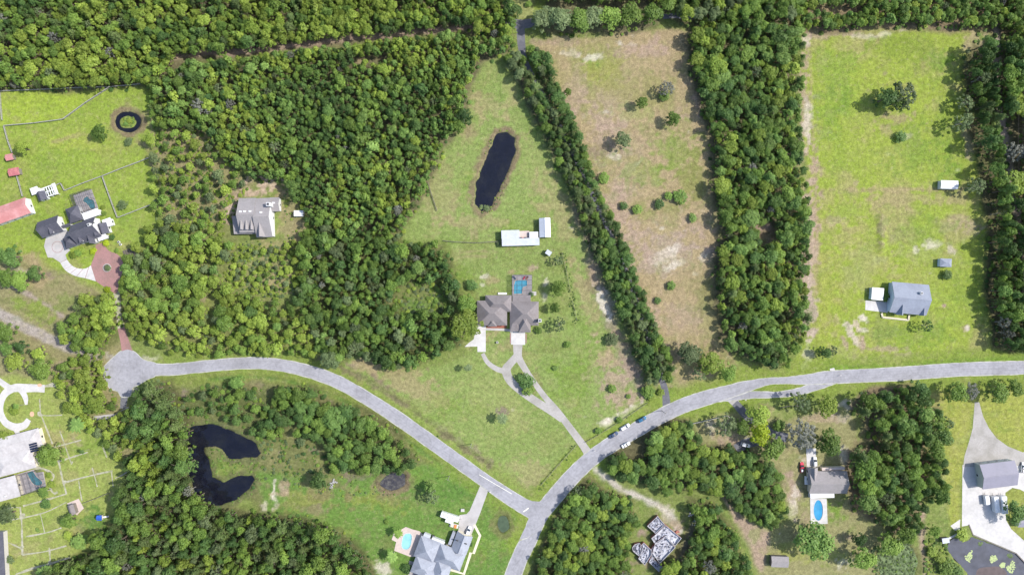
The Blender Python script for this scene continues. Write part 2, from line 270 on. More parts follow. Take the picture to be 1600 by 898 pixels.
for b in [(935,105,50,34,(.175,.185,.055),.75),(990,150,60,50,(.19,.18,.07),.6),(1075,270,50,60,(.165,.17,.055),.7),(1100,500,40,70,(.18,.175,.07),.55),(1030,540,60,40,(.21,.18,.09),.5),(945,190,40,60,(.27,.20,.15),.6),(975,290,45,60,(.265,.195,.15),.6),(1035,390,70,50,(.26,.2,.16),.6),(930,100,22,14,lush,.8),(945,115,40,25,(.20,.20,.055),.8),(1000,130,70,40,(.20,.18,.075),.6),(985,175,50,14,pale,.5),(925,90,20,6,sand,.65),(968,68,6,5,sand,.8),(990,70,14,5,sand,.45),(890,85,20,6,sand,.35),(880,65,40,8,pink,.5),(1010,75,50,14,pink,.7),(945,175,12,4,sand,.5),(955,200,26,10,pink,.7),(900,150,20,50,pink,.5),(1090,165,12,24,pink,.85),(960,245,12,6,sand,.5),(930,235,22,12,brown,.5),(1000,270,60,25,lush,.45),(1060,240,45,40,lush,.5),(1080,280,30,60,(.165,.165,.055),.6),(985,285,22,16,mid,.5),(960,310,30,35,pink,.6),(1000,325,30,30,(.18,.18,.06),.6),(1040,400,20,12,sand,.45,-30),(1055,415,16,8,sand,.7,-25),(1035,357,14,6,sand,.55),(1100,398,17,13,sand,.55),(1108,390,20,18,pink,.6),(1055,388,8,8,sand,.5),(1085,428,10,5,sand,.5),(1090,350,35,25,pink,.45),(1050,500,55,40,pink,.55),(1070,520,35,12,dry,.6),(1105,460,22,30,olive,.6),(1085,440,40,40,(.19,.17,.07),.5),(995,370,20,40,pink,.6,-20),(975,330,12,30,pink,.5,-15),(1100,560,40,20,(.17,.16,.06),.6),(1060,595,30,10,dry,.5)]: blob(*b)
RPA=[(1252,46),(1330,42),(1530,40),(1556,300),(1568,400),(1575,556),(1440,562),(1300,570),(1230,592),(1262,520),(1266,400),(1262,280),(1252,180)]
area(RPA, (.190,.236,.038), 1.5, 2); area(RPA, (.225,.205,.085), 4, 4, .75, .5)
freckle(RPA, 40, [lush,(.225,.24,.05),(.16,.21,.03),(.25,.225,.085),(.235,.21,.09)], 18, 70, .45, 22); freckle(RPA, 240, [dry,(.24,.21,.09),lush,lush,bright,(.165,.19,.04),pink], 3, 24, .5, 3); freckle(RPA, 40, [sand,pink], 1.5, 6, .5, 4)
for b in [(1310,150,50,90,(.175,.24,.03),.6),(1500,200,50,110,(.165,.225,.035),.5),(1400,250,60,60,(.215,.235,.055),.6),(1350,420,70,60,(.235,.235,.07),.5),(1500,460,60,70,(.17,.225,.04),.5),(1258,150,10,120,pink,.75),(1266,360,14,160,pink,.9,2),(1262,190,9,40,sand,.55),(1259,60,10,12,sand,.5),(1300,54,50,8,pink,.7),(1385,52,30,6,sand,.55,-10),(1350,58,30,5,sand,.4),(1430,80,80,28,(.135,.18,.028),.8,8),(1470,90,22,18,lush,.7),(1310,110,40,40,lush,.45),(1300,180,30,50,lush,.5),(1520,65,20,22,pink,.6),(1395,185,35,14,dry,.7),(1380,205,18,14,dry,.5),(1416,213,7,5,sand,.5),(1440,240,60,40,lush,.5),(1330,250,40,30,bright,.5),(1480,210,30,60,lush,.35),(1512,220,12,30,pink,.6),(1400,296,110,5,dry,.6),(1430,312,110,14,dry,.55),(1320,330,30,16,bright,.8),(1305,345,14,8,pink,.4),(1378,364,9,30,(.20,.18,.09),.9),(1440,365,60,30,lush,.4),(1460,380,18,8,sand,.35),(1487,390,8,6,dry,.6),(1290,450,26,60,(.22,.23,.05),.5),(1345,425,30,40,pale,.4),(1330,520,7,26,sand,.8,-28),(1351,497,9,8,sand,.9),(1345,530,6,25,pink,.5,-10),(1420,530,60,30,lush,.55),(1380,515,25,22,mid,.5),(1475,477.5,4.5,4.5,pink,1,0,.1),(1510,512,8,6,pink,.6),(1520,450,40,30,lush,.4),(1400,558,90,7,pink,.65,-3),(1262,550,10,25,sand,.45,10),(1540,400,15,40,mid,.4),(1440,395,60,20,pale,.4)]: blob(*b)
for b in [(175,560,12,8,(.3,.27,.22),.8),(168,600,8,10,(.28,.25,.19),.8),(205,612,10,7,(.3,.27,.22),.8),(240,560,18,5,sand,.4),(184,622,10,12,dry,.8),(160,585,6,14,(.25,.22,.13),.8)]: blob(*b)
# -- many small thin, sandy and lush patches
freckle([(0,135),(236,130),(244,345),(200,395),(0,450)], 18, [lush,(.2,.225,.05),(.155,.215,.03),(.215,.21,.07)], 16, 60, .4, 24)



freckle([(0,135),(236,130),(244,345),(200,395),(150,470),(0,450)], 120, [lush,(.20,.21,.055),mid,(.165,.205,.035),dry], 3, 20, .35, 7)
# -- south of the roads
area([(240,588),(330,582),(440,586),(520,604),(600,650),(690,720),(655,745),(560,760),(440,750),(415,805),(300,700),(250,640)], olive, 2, 4)
for b in [(430,680,40,30,(.115,.135,.038),.8),(470,645,25,20,brown,.5),(520,640,70,9,purple,.6,32),(285,620,12,16,purple,.8),(380,610,30,20,brown,.6),(330,600,60,12,mid,.6),(560,660,40,10,brown,.5,33),(360,740,40,25,lush,.6)]: blob(*b)
SLA=[(405,740),(560,750),(660,722),(690,724),(755,765),(822,812),(808,850),(788,910),(780,1000),(585,1000),(580,900),(545,850),(470,815),(415,812)]
area(SLA, (.094,.162,.034), 2, 2)
for b in [(470,780,50,26,(.17,.175,.05),.8),(580,780,60,22,(.165,.185,.04),.7,15),(428,765,4,28,sand,.95,4),(431,780,7,16,sand,.6),(415,788,6,10,sand,.6,20),(440,765,14,22,pink,.75),(515,758,60,24,brown,.55),(560,745,40,16,purple,.5),(610,755,38,20,brown,.75),(490,795,25,9,purple,.4),(600,886,16,10,sand,.75,20),(700,770,40,35,deep,.6),(780,790,16,20,(.155,.18,.04),.6),(790,850,16,30,lush,.6),(786,820,16,21,(.15,.15,.05),.7),(750,860,20,30,lush,.5)]: blob(*b)
area([(1085,655),(1145,640),(1200,650),(1230,660),(1330,625),(1345,800),(1420,850),(1420,950),(1190,950),(1190,830),(1235,810),(1225,740),(1170,705),(1100,700)], (.195,.185,.085), 2, 3)
for b in [(1110,665,22,14,sand,.5,-10),(1140,685,20,16,pink,.8),(1125,672,14,10,dry,.6),(1241,760,13,40,pink,.8),(1243,765,7,26,sand,.65),(1240,790,8,20,sand,.5),(1305,790,18,26,lush,.9),(1320,710,16,18,sand,.5),(1326,722,7,10,sand,.7),(1335,780,12,22,brown,.6),(1325,635,10,10,sand,.6),(1290,650,40,12,pink,.6),(1215,650,20,10,pale,.8),(1245,870,60,22,(.20,.21,.06),.8),(1210,835,20,18,(.21,.21,.08),.6),(1300,870,40,20,bright,.5),(1250,835,16,10,pink,.5),(1330,840,20,12,pink,.6),(1345,700,16,40,brown,.7)]: blob(*b)
area([(1130,775),(1165,810),(1205,830),(1190,890),(1180,880),(1165,840)], pink, 1.5, 2, .9); blob(1182,838,12,12,lush,.4); line([(1128,770),(1140,790),(1150,812)], 6, pink)
area([(1440,612),(1500,598),(1680,590),(1680,720),(1600,712),(1560,690),(1535,660),(1528,630),(1522,640),(1502,725),(1500,825),(1484,822),(1478,760),(1466,700),(1450,660)], (.215,.232,.050), 1.5, 2)
for b in [(1455,645,9,16,pink,.7),(1475,770,8,60,pale,.5),(1465,650,12,60,(.24,.21,.09),.5),(1490,700,16,40,(.23,.225,.07),.5)]: blob(*b)
area([(1568,765),(1592,762),(1680,790),(1680,900),(1600,850),(1574,822)], (.19,.21,.05), 1, 1)
line([(1440,790),(1441,850),(1450,910)], 9, pink, 1.5, .9); blob(1450,880,12,25,brown,.5)
freckle(SLA, 20, [deep,(.085,.155,.03),(.14,.175,.04),lush], 15, 50, .5, 25); freckle(SLA, 160, [deep,mid,lush,(.16,.18,.045),olive,brown], 3, 22, .45, 8); freckle([(1085,655),(1330,625),(1345,800),(1420,950),(1190,950),(1225,740),(1100,700)], 150, [pink,sand,dry,(.17,.205,.05),lush,mid,(.18,.2,.06)], 3, 22, .6, 9)
freckle([(0,600),(150,660),(190,790),(80,920),(0,900)], 90, [dry,lush,mid,(.2,.21,.06),pink], 3, 16, .45, 10); freckle([(1440,612),(1600,598),(1600,712),(1522,640),(1500,825),(1470,700)], 70, [dry,lush,pale,mid], 3, 16, .4, 11); freckle([(260,590),(440,590),(640,700),(560,760),(420,800),(300,700)], 110, [brown,purple,mid,(.14,.15,.05),dry], 3, 18, .5, 12)
line([(898,320),(918,372),(932,420),(945,462),(958,510),(980,560),(998,600)], 15, (.20,.155,.125), 2.5, .75, 4)
for b in [(938,462,7,10,sand,.9,-20),(950,486,8,10,sand,1,-20),(946,476,5,8,sand,.7),(953,500,6,6,sand,.6),(928,430,6,22,pink,.6,-18),(962,520,8,8,pink,.7)]: blob(*b)
for b in [(1330,522,6,22,(.33,.28,.21),.9,-28),(1338,508,5,14,(.36,.3,.22),.9,-28),(1322,540,5,14,pink,.8,-20),(1352,497,9,8,sand,1),(1350,516,7,5,sand,.7),(1349,535,4,12,pink,.7),(1388,545,40,6,pink,.6),(1262,420,12,90,(.31,.235,.175),.9,3),(1262,330,9,60,(.29,.23,.17),.8,3),(1264,480,14,50,(.30,.24,.19),.9),(1318,552,24,14,pale,.5),(1450,385,20,7,sand,.5),(1432,390,6,8,sand,.5),(1486,392,6,7,sand,.5),(1513,512,6,5,sand,.8)]: blob(*b)
# -- mowing lines and wheel ruts
def mow(poly, deg, wl, amt):
    V = xyp(poly); ix = near(V, 1); a = sm(-sd_poly(P[ix], V)/3); c, s_ = math.cos(math.radians(deg)), math.sin(math.radians(deg)); u = P[ix]@np.array([c, s_])+14*(n20[ix]-.5)
    C[ix] = C[ix]*(1+amt*a*.55*np.clip(2.6*n8[ix]-.75,0,1.3)*(.5+n3[ix])*np.sin(u*2*math.pi/wl))[:, None]
mow(RPA, 3, 3.4, .10); mow(CEN, 62, 3.1, .09); mow(PAS, 18, 2.9, .11); mow(SLA, 40, 2.8, .10); mow([(1440,612),(1600,598),(1600,712),(1522,640),(1500,825),(1470,700)], 82, 2.6, .12); mow([(0,200),(236,130),(244,345),(205,395),(0,420)], 70, 3.2, .07)
for t_ in [[(1092,205),(1098,250),(1102,310),(1108,380)],[(1097,205),(1103,250),(1107,310),(1113,380)],[(1000,120),(1005,200),(1016,300),(1030,420),(1060,520)],[(1266,80),(1270,200),(1275,330),(1275,460)],[(1335,300),(1430,296),(1500,297)],[(716,395),(740,392),(775,394)],[(716,402),(740,400),(775,402)],[(735,350),(737,372)],[(742,350),(744,372)]]: line(t_, 2.2, dry, .7, .55)
# -- verges and ditches by the roads
vd = ROAD_A[0][2:-1]; line(vd, 58, verge, 2, .55); line(ROAD_B[0][3:], 62, verge, 2, .85)
line([(x+4,y-23) for x,y in ROAD_A[0][6:12]], 6, (.125,.105,.062), 1, .85, 3); line([(x-6,y+22) for x,y in ROAD_A[0][3:11]], 3.5, deep, 1, .8)
line([(1300,578),(1400,573),(1500,566),(1600,562)], 10, lush, 1, .9)
# -- leaf litter under the woods, dirt tracks through them
for w_, c_ in [(WA,litter),(WB,litter),(WC,scrub),(WD,(.135,.150,.050)),(WE,(.075,.085,.030)),(WL1,(.10,.09,.055)),(WL2,(.10,.09,.055)),(WN,litter),(WN2,brown),(WF,litter),(WG,(.075,.07,.035)),(WG2,litter),(WH,(.070,.075,.030)),(WI,(.085,.09,.035)),(WI2,(.085,.10,.035)),(WJ,(.075,.075,.032)),(WK,(.085,.078,.04)),(WM,(.085,.09,.035)),(WO,brown),(WP,olive),(WQ,scrub)]:
    V = np.array(w_, float); V = (V-np.array([800,449]))*0.972+np.array([800,449]); area(V, c_, 2.0, 3.0)
line([(262,90),(300,84),(380,80),(450,72),(540,60),(600,55),(690,46),(740,40)], 9, pink, 1.2, .9)
for b in [(10,69,9,5,purple,.9),(110,62,26,5,purple,.8),(130,66,8,4,brown,.8),(10,108,9,8,pink,.6),(595,90,7,4,brown,.9),(560,94,9,4,dry,.8),(415,287,30,16,(.36,.275,.20),1),(395,302,26,10,(.33,.25,.18),.95),(360,325,9,18,(.33,.26,.2),.9),(450,330,14,20,dry,.8),(372,310,12,14,pink,.8),(352,345,12,6,pink,.9),(440,300,14,14,dry,.8),(455,345,22,40,scrub,1),(430,390,40,22,(.22,.195,.09),1),(420,420,60,40,(.20,.185,.085),.85),(440,440,26,22,dry,.5),(470,370,14,20,dry,.6),(330,470,18,14,(.15,.17,.05),.9),(318,465,8,6,pink,.6),(242,515,8,12,dry,.7),(285,250,50,36,(.20,.17,.09),.9),(255,270,20,26,(.19,.165,.085),.8),(275,225,14,10,dry,.7),(655,462,44,24,(.12,.14,.045),.95),(660,478,40,14,(.085,.15,.03),.9),(610,470,26,16,olive,.8),(1195,365,24,22,brown,.95),(1190,352,16,8,pink,.6),(1205,378,12,8,pink,.5),(490,265,5,4,pink,.6),(1060,60,16,8,dry,.6),(1300,14,34,7,dry,.9),(1340,16,12,4,brown,.8),(840,18,14,22,bright,.7),(810,10,20,20,(.20,.20,.06),.8),(805,85,14,16,pale,.5),(1270,30,10,4,dry,.5)]: blob(*b)
area([(838,-40),(800,-40),(806,28),(836,30)], pale, 1, 2, .8)
line([(1557,30),(1558,120),(1566,190),(1574,245),(1588,320),(1598,400),(1600,470)], 10, (.26,.21,.17), 1.2, .95); line([(1600,200),(1600,300)], 20, brown, 2, .6)
line([(925,728),(945,745),(975,766),(1000,776),(1030,790),(1052,812),(1062,830)], 8, (.38,.34,.30), 1.2, .95); blob(1043,806,15,18,sand,.55,-40); blob(1058,824,12,10,(.33,.25,.2),.8); blob(1040,845,40,44,(.15,.13,.07),.5)
blob(985,880,22,18,(.17,.145,.085),.9); blob(1003,830,10,8,(.24,.17,.14),.8); blob(1075,845,10,30,(.16,.15,.07),.7,25); line([(1082,822),(1072,850),(1062,872)], 7, (.10,.09,.08), 1, .8)
line([(-60,470),(0,491),(30,506),(85,532),(146,557)], 16, (.27,.235,.205), 1, 1); line([(-60,415),(20,448),(60,468),(98,494)], 5, (.25,.2,.17), .8, .9); line([(0,468),(30,480),(75,505)], 4, olive, .8, .7)
# -- relief: pond beds, ditches, a spoil bank
def dig(pts, depth, slope=3.0, bank=None):
    V = xyp(pts); ix = near(V, 6); s_ = sd_poly(P[ix], V); s_ = s_+2.0*(n3[ix]-.5)-.8; Z[ix] = np.minimum(Z[ix], -depth*sm(-s_/slope))
    if bank: blend(ix, sm(0.5-(np.abs(s_-.3)-1.3+3.0*(n3[ix]-0.5)+1.5*(n1[ix]-.5))/1.8)*0.95, bank)
    inner = sm(-s_/1.5-0.3); blend(ix, inner, (.035,.030,.018))
dig(P1,1.4,3,brown); dig(P2,1.5,3,(.09,.10,.04)); dig(P3,1.2,2.2,brown); dig(P4,0.8,2.5,(.12,.09,.06)); dig(P5,1.4,2,None); dig(P6,0.8,3,olive); dig(P7,0.6,3,olive)
ix = near(xyp(P3I), 4); s_ = sd_poly(P[ix], xyp(P3I)); Z[ix] = np.maximum(Z[ix], np.where(s_ < 3, -0.9+0.7*sm(0.5-s_/2.0), -9)); blend(ix, sm(0.5-s_/1.2), (.15,.19,.045))
def ditch(pts, w, dep):
    V = xyp(catmull(pts, 6)); ix = near(V, w+1); Z[ix] -= dep*sm(1-sd_line(P[ix], V)/w)
ditch([(x+4,y-23) for x,y in ROAD_A[0][6:12]], 1.9, .35); ditch([(x-6,y+22) for x,y in ROAD_A[0][3:11]], 1.9, .3)
ditch([(1320,576),(1400,571),(1500,564),(1590,560)], 1.6, .35)
V = xyp([(1376,340),(1378,362),(1379,388)]); ix = near(V, 8); Z[ix] += 0.9*sm(1-sd_line(P[ix], V)/3.4)
# ------------------------------------------------------------------ materials
M = dict(
 asphalt=mat('asphalt',(.285,.28,.30),.9,0,.15,.6,.05,(.225,.22,.235),.2,.9,.07), asphalt_dark=mat('dark_asphalt',(.105,.105,.12),.9,0,.14,.8,.05,(.15,.15,.16),.2,.8,.1),
 edge=mat('road_edge',(.42,.41,.38),.9,0,.25,.7,0,(.21,.22,.13),.2,.9,.35), gravel=mat('gravel',(.33,.31,.29),.95,0,.16,1.2,.1,(.25,.235,.21),.1,.8,.15),
 concrete=mat('concrete',(.38,.36,.35),.85,0,.13,.8,0,(.29,.275,.26),.25,.7,.2), concrete_white=mat('white_concrete',(.47,.45,.435),.85,0,.11,.6,0,(.385,.37,.35),.25,.7,.12),
 sand=mat('pale_sand',(.335,.32,.25),.95,0,.25,.8,.1,(.20,.215,.10),.1,.75,.35), brick=mat('brick_paving',(.285,.16,.15),.9,0,.14,1.4,.05,(.225,.14,.125),.2,.8,.25),
 deck=mat('pool_paving',(.47,.385,.345),.85,0,.1,.9,0,(.40,.335,.30),.25,.7,.3), deck_grey=mat('grey_paving',(.34,.31,.31),.85,0,.12,.9,0,(.28,.26,.26),.25,.7,.3),
 white=mat('white_paint',(.56,.56,.56),.55,0,.05,.8), white_metal=mat('white_sheet_metal',(.43,.45,.50),.4,.0,.09,.5,0,(.36,.375,.41),.5,.7,.2),
 cream=mat('cream_wall',(.62,.56,.44),.8,0,.06,.8), greenwall=mat('pale_green_siding',(.40,.43,.40),.6,0,.06,.8), greywall=mat('grey_wall',(.42,.40,.38),.8,0,.08,.8), bluewall=mat('pale_blue_siding',(.50,.58,.66),.6,0,.06,.8),
 slate=mat('slate_shingle',(.070,.070,.088),.85,0,.16,1.3,.08,(.092,.090,.108),.25,.8,.25), brownroof=mat('brown_shingle',(.185,.165,.165),.9,0,.12,1.3,.08,(.15,.132,.13),.2,.8,.22),
 taupe=mat('taupe_shingle',(.255,.235,.235),.9,0,.1,1.2,.08,(.225,.21,.205),.2,.8,.2), blueroof=mat('blue_grey_shingle',(.235,.255,.305),.85,0,.09,1.1,.06,(.20,.215,.26),.25,.8,.2),
 greyroof=mat('pale_grey_shingle',(.27,.285,.325),.85,0,.12,1.1,.06,(.215,.225,.26),.25,.8,.25), metalroof=mat('lilac_grey_metal_roof',(.225,.215,.26),.6,.0,.05,.8,0,(.195,.19,.225),.25,.7,.15),
 creamroof=mat('pale_cream_roof',(.43,.405,.395),.85,0,.12,.7,0,(.34,.315,.31),.2,.7,.2), pinkroof=mat('faded_red_metal_roof',(.42,.175,.165),.5,0,.08,.7,0,(.50,.26,.25),.4,.9,.15), redroof=mat('red_metal_roof',(.36,.115,.12),.5,0,.08,.8,0,(.52,.21,.19),.4,.8,.3),
 dark=mat('dark_trim',(.05,.05,.055),.6), glass=mat('window_glass',(.03,.04,.05),.08,0,.1,1,0,None,.6), frame=mat('bronze_frame',(.10,.09,.085),.5,.4), screen=screenmat('insect_screen',(.045,.045,.06),.24),
 poolblue=watermat('pool_water',(.07,.42,.60),.04,.5,.15,None,.75), poolteal=watermat('teal_pool_water',(.04,.20,.24),.04,.5,.15,None,.75), poolpale=watermat('pale_pool_water',(.27,.58,.62),.04,.5,.15,None,.75), poolstrong=watermat('bright_blue_pool_water',(.035,.27,.50),.04,.5,.15,None,.78),
 pond=watermat('dark_pond_water',(.0065,.0075,.015),.04,.5,0,(.013,.014,.018),.86), pond2=watermat('grey_pond_water',(.085,.086,.102),.12,.5,0,(.07,.07,.078),.97), weed=mat('weedy_water',(.035,.033,.04),.5,0,.5,1.5,0,(.085,.08,.07),.4,.9,.5), marsh=mat('marsh_weed',(.125,.165,.075),.85,0,.5,.9,.3,(.06,.09,.03),.2,.9,.35),  # pond2 is a nearly opaque grey-blue water colour
 wood=mat('weathered_wood',(.17,.15,.13),.9,0,.15,1.5), fence=mat('weathered_fence_wood',(.27,.265,.235),.85,0,.12,1.2), timber=mat('pale_timber',(.55,.50,.38),.85,0,.1,1.2),
 plaster=mat('ruined_white_plaster',(.40,.40,.43),.9,0,.3,.9,0,(.27,.25,.25),.2,.8,.35), redbrick=mat('red_brick',(.33,.14,.11),.9,0,.15,1.5), burnt=mat('burnt_floor',(.46,.465,.50),.95,0,.3,1.1,.1,(.20,.19,.21),.1,.85,.5), soot=mat('charred_rubble',(.07,.07,.09),.95,0,.3,1.5), rubble=mat('plaster_rubble',(.42,.42,.47),.95,0,.2,1.5),
 carwhite=mat('white_car_paint',(.66,.66,.67),.25,0,.02,1,0,None,.6), carblue=mat('blue_car_paint',(.035,.13,.23),.25,.3,.02,1,0,None,.6), cardark=mat('dark_blue_car_paint',(.05,.075,.13),.25,.3,.02,1,0,None,.6), carred=mat('red_car_paint',(.50,.02,.045),.25,.2,.02,1,0,None,.6), tyre=mat('tyre_rubber',(.02,.02,.02),.9), lamp=mat('lamp_lens',(.7,.7,.65),.2), taillamp=mat('tail_lamp_lens',(.4,.02,.02),.2), chrome=mat('grey_rim',(.4,.4,.42),.3,.7),
 pooltile=mat('pool_plaster',(.42,.58,.64),.6,0,.1,1.5),
 line=mat('road_paint',(.68,.66,.56),.8,0,.15,1.2), orange=mat('orange_tarp',(.60,.20,.06),.7), bluecloth=mat('blue_canvas',(.03,.10,.42),.7), solar=mat('solar_cells',(.012,.016,.04),.15,0,.1,1,0,None,.6), rock=mat('pale_rubble_stone',(.34,.33,.33),.95,0,.25,1.2), soil=mat('garden_soil',(.10,.085,.07),.95,0,.2,1), redbed=mat('red_mulch',(.24,.085,.06),.95,0,.4,2.2), bark=mat('bark',(.14,.11,.085),.95,0,.2,2), greybark=mat('grey_bark',(.30,.28,.26),.95,0,.2,2), lily=mat('lily_pad_green',(.34,.40,.17),.6,0,.2,1.5), orangepad=mat('terracotta_paving',(.55,.33,.22),.9,0,.1,1), wire=mat('wire_cable',(.03,.03,.03),.6))

def wear(m):   # wheel tracks and oil line along the lanes, cracks and patches
    N = m.node_tree.nodes; L = m.node_tree.links; b = N['Principled BSDF']; src = b.inputs['Base Color'].links[0].from_socket
    at = N.new('ShaderNodeAttribute'); at.attribute_name = 'across'; r = N.new('ShaderNodeValToRGB'); e = r.color_ramp.elements; e[0].position = 0; e[0].color = (1,1,1,1); e[1].position = 1; e[1].color = (1.06,1.05,1.03,1)
    for p_, v_ in [(.50,1.06),(.545,.99),(.60,1.02),(.655,.945),(.70,1.02),(.735,.97),(.765,.97),(.80,1.02),(.845,.945),(.90,1.02),(.955,.99)]: q = e.new(p_); q.color = (v_,v_,v_,1)
    h_ = N.new('ShaderNodeMath'); h_.operation = 'MULTIPLY'; h_.inputs[1].default_value = .5; L.new(at.outputs['Fac'], h_.inputs[0]); L.new(h_.outputs[0], r.inputs[0])
    mu = N.new('ShaderNodeVectorMath'); mu.operation = 'MULTIPLY'; L.new(src, mu.inputs[0]); L.new(r.outputs[0], mu.inputs[1])
    tc = N.new('ShaderNodeTexCoord'); vo = N.new('ShaderNodeTexVoronoi'); vo.feature = 'DISTANCE_TO_EDGE'; vo.inputs['Scale'].default_value = .11; L.new(tc.outputs['Object'], vo.inputs['Vector'])
    mr = N.new('ShaderNodeMapRange'); mr.inputs[1].default_value = 0; mr.inputs[2].default_value = .035; mr.inputs[3].default_value = .90; mr.inputs[4].default_value = 1; L.new(vo.outputs['Distance'], mr.inputs[0])
    m2 = N.new('ShaderNodeVectorMath'); m2.operation = 'SCALE'; L.new(mu.outputs[0], m2.inputs[0]); L.new(mr.outputs[0], m2.inputs[3]); L.new(m2.outputs[0], b.inputs['Base Color'])
wear(M['asphalt'])
# ------------------------------------------------------------------ ponds, roads, drives (each sheet a little above the last)
sheet('pond_water', P1, -0.45, M['pond'], smooth=3); sheet('pond_water', P2, -0.45, M['pond'], smooth=2); sheet('pond_water', P3, -0.45, M['pond']); sheet('pond_water', P5, -0.5, M['pond2'])
sheet('shallow_water', ell(1548,898,24,14,0,24,.2,9), -0.485, mat('brown_shallow_water',(.10,.075,.07),.3,0,.2,.6)); sheet('marsh_water', P6, -0.25, M['marsh']); sheet('marsh_water', P4, -0.25, M['weed']); sheet('marsh_water', P7, -0.3, mat('green_pond_water',(.06,.085,.05),.3,0,.2,.6))
def road(pts, w, z):
    rr = random.Random(len(pts)); fine = catmull([(*p,q) for p,q in zip(pts,w)],5); ribbon('road_shoulder', [(a,b) for a,b,_ in fine], [q+1.9+rr.uniform(-.9,.9) for _,_,q in fine], z-0.006, M['edge'], n=3); return ribbon('road', pts, w, z, M['asphalt'])
sheet('road_shoulder', [((x-200)*1.03+200, (y-580)*1.035+580) for x, y in CULDESAC], 0.018, M['edge'], smooth=3)
road(ROAD_C[0], ROAD_C[1], 0.026); road(ROAD_B[0], ROAD_B[1], 0.034); road(ROAD_A[0], ROAD_A[1], 0.044); sheet('road_shoulder', [(806,781),(821,788.5),(828,799),(827.5,808),(823,822),(811,845),(838,830),(850,800)], 0.0415, M['edge'], smooth=2); sheet('road', [(808,783),(820,790),(827,800),(826,809),(822,821),(813,842),(838,830),(850,800)], 0.046, M['asphalt'], smooth=2); sheet('road', [(812,774.5),(822,779),(832,782.2),(842,783),(850,781.5),(858,776),(866,767.5),(872,785),(845,800),(828,795)], 0.0475, M['asphalt'])
sheet('road', CULDESAC, 0.050, M['asphalt'], smooth=3)
ribbon('road_marking', [(749,741),(775,756.5),(800,771)], .7, 0.049, M['line']); ribbon('road_marking', [(818,799),(826,793)], 1.6, 0.049, M['line'])
ribbon('path', [(196,606),(194,622),(192,638)], [12,11,9], 0.012, M['asphalt_dark'])
ribbon('asphalt_lane', LANE, [13,12,9]+[8]*8+[9,10,13], 0.014, M['asphalt_dark']); ribbon('asphalt_lane', [(784,39),(800,37),(818,38),(838,34),(850,30)], [14,14,14,13,8], 0.010, M['asphalt_dark'])
ribbon('asphalt_lane', [(1036,26),(1056,25),(1080,27)], 8, 0.010, M['asphalt_dark'])
ribbon('driveway', [(1300,575),(1302,585),(1298,593)][:2]+[(1299,592)], [7,9,11], 0.018, M['concrete_white'])
ribbon('driveway', [(1139,617),(1147,627),(1152,633)], [16,13,11], 0.012, M['gravel']); ribbon('driveway', [(1148,629),(1160,642),(1178,662)], [11,13,13], 0.018, M['asphalt_dark'])
ribbon('driveway', [(1150,702),(1165,693),(1185,688)], [16,16,14], 0.012, M['asphalt_dark']); ribbon('driveway', [(1190,660),(1205,675),(1230,684)], [8,12,14], 0.012, M['asphalt_dark'])
# centre house drive: stem, two arms round an island, apron
ribbon('driveway', [(809,538),(809,552),(812,562),(828,588),(850,618),(870,641),(892,670),(912,697),(924,716)], [15,13,11,9,9,10,11,12,15], 0.020, M['gravel'])
ribbon('driveway', [(808,556),(797,568),(791,578),(797,594),(815,611),(838,627),(860,641),(878,656)], [12,12,14,13,12,12,12,8], 0.026, M['gravel']); ribbon('driveway', [(754,552),(762,566),(776,576),(790,580)], [6,7,8,9], 0.014, M['gravel'])
sheet('driveway', [(746,507),(759,507),(759,549.5),(746,549.5),(746,541),(726,541.5),(733,535),(740,530)], 0.03, M['concrete_white'])
sheet('driveway', [(798.5,517),(820.5,519),(820.5,538.5),(798.5,538)], 0.032, M['concrete_white']); ribbon('path', [(759,514),(794,515.5),(800,520)], [3.6,3.6,3.6], 0.036, M['concrete'])
ribbon('path', [(797.5,520),(797.5,536)], 1.6, 0.038, M['brick']); ribbon('path', [(822,521),(822,536)], 1.6, 0.038, M['brick'])
# estate drive: court, slabs with brick bands, round brick court with planter
z2 = lambda x, y: (x/7.241, 330+y/7.241)
sheet('driveway', [z2(*q) for q in [(520,300),(745,200),(800,260),(715,350),(795,440),(740,492),(757,540),(682,580),(600,527),(540,522),(512,440),(498,395)]], 0.016, M['concrete'])
for r_, t_, mm in [(8.6,.7,M['brick']),(5.4,.5,M['deck'])]: ribbon('brick_band', ell(89.8,385.9,r_,r_,0,20)+[ell(89.8,385.9,r_,r_,0,20)[0]], t_, 0.022, mm, n=2)
inner = [(757,545),(785,585),(815,615),(842,632),(870,643),(905,650),(940,652),(975,645),(1005,630),(1028,612)]; outer = [(682,582),(705,622),(728,655),(760,684),(795,705),(832,724),(866,737),(915,748),(965,757),(1085,792)]
drv = empty('slab_driveway', 'curved drive of pale concrete slabs with brick bands between garage court and round brick court', 'driveway', G(*z2(870,690)))
def part_sheet(name, pts, z, m, par, th=0.05):
    o = par.location; g = [((p.x-o.x), (p.y-o.y)) for p in GP(pts)]; return MB().prism(g, z-th, z).build(name, m, par)
for a, b in [(0,2),(2,4),(4,6),(6,8),(8,9)]:
    q = [inner[i] for i in range(a, b+1)]+[outer[i] for i in range(b, a-1, -1)]; part_sheet('slab', [z2(*p) for p in q], 0.03, M['concrete_white'], drv)
for i in (0,2,4,6,8): 
    (x0,y0),(x1,y1) = z2(*inner[i]), z2(*outer[i]); part_sheet('brick_band', [(x0-.4,y0),(x0+.4,y0),(x1+.4,y1),(x1-.4,y1)], 0.042, M['brick'], drv)
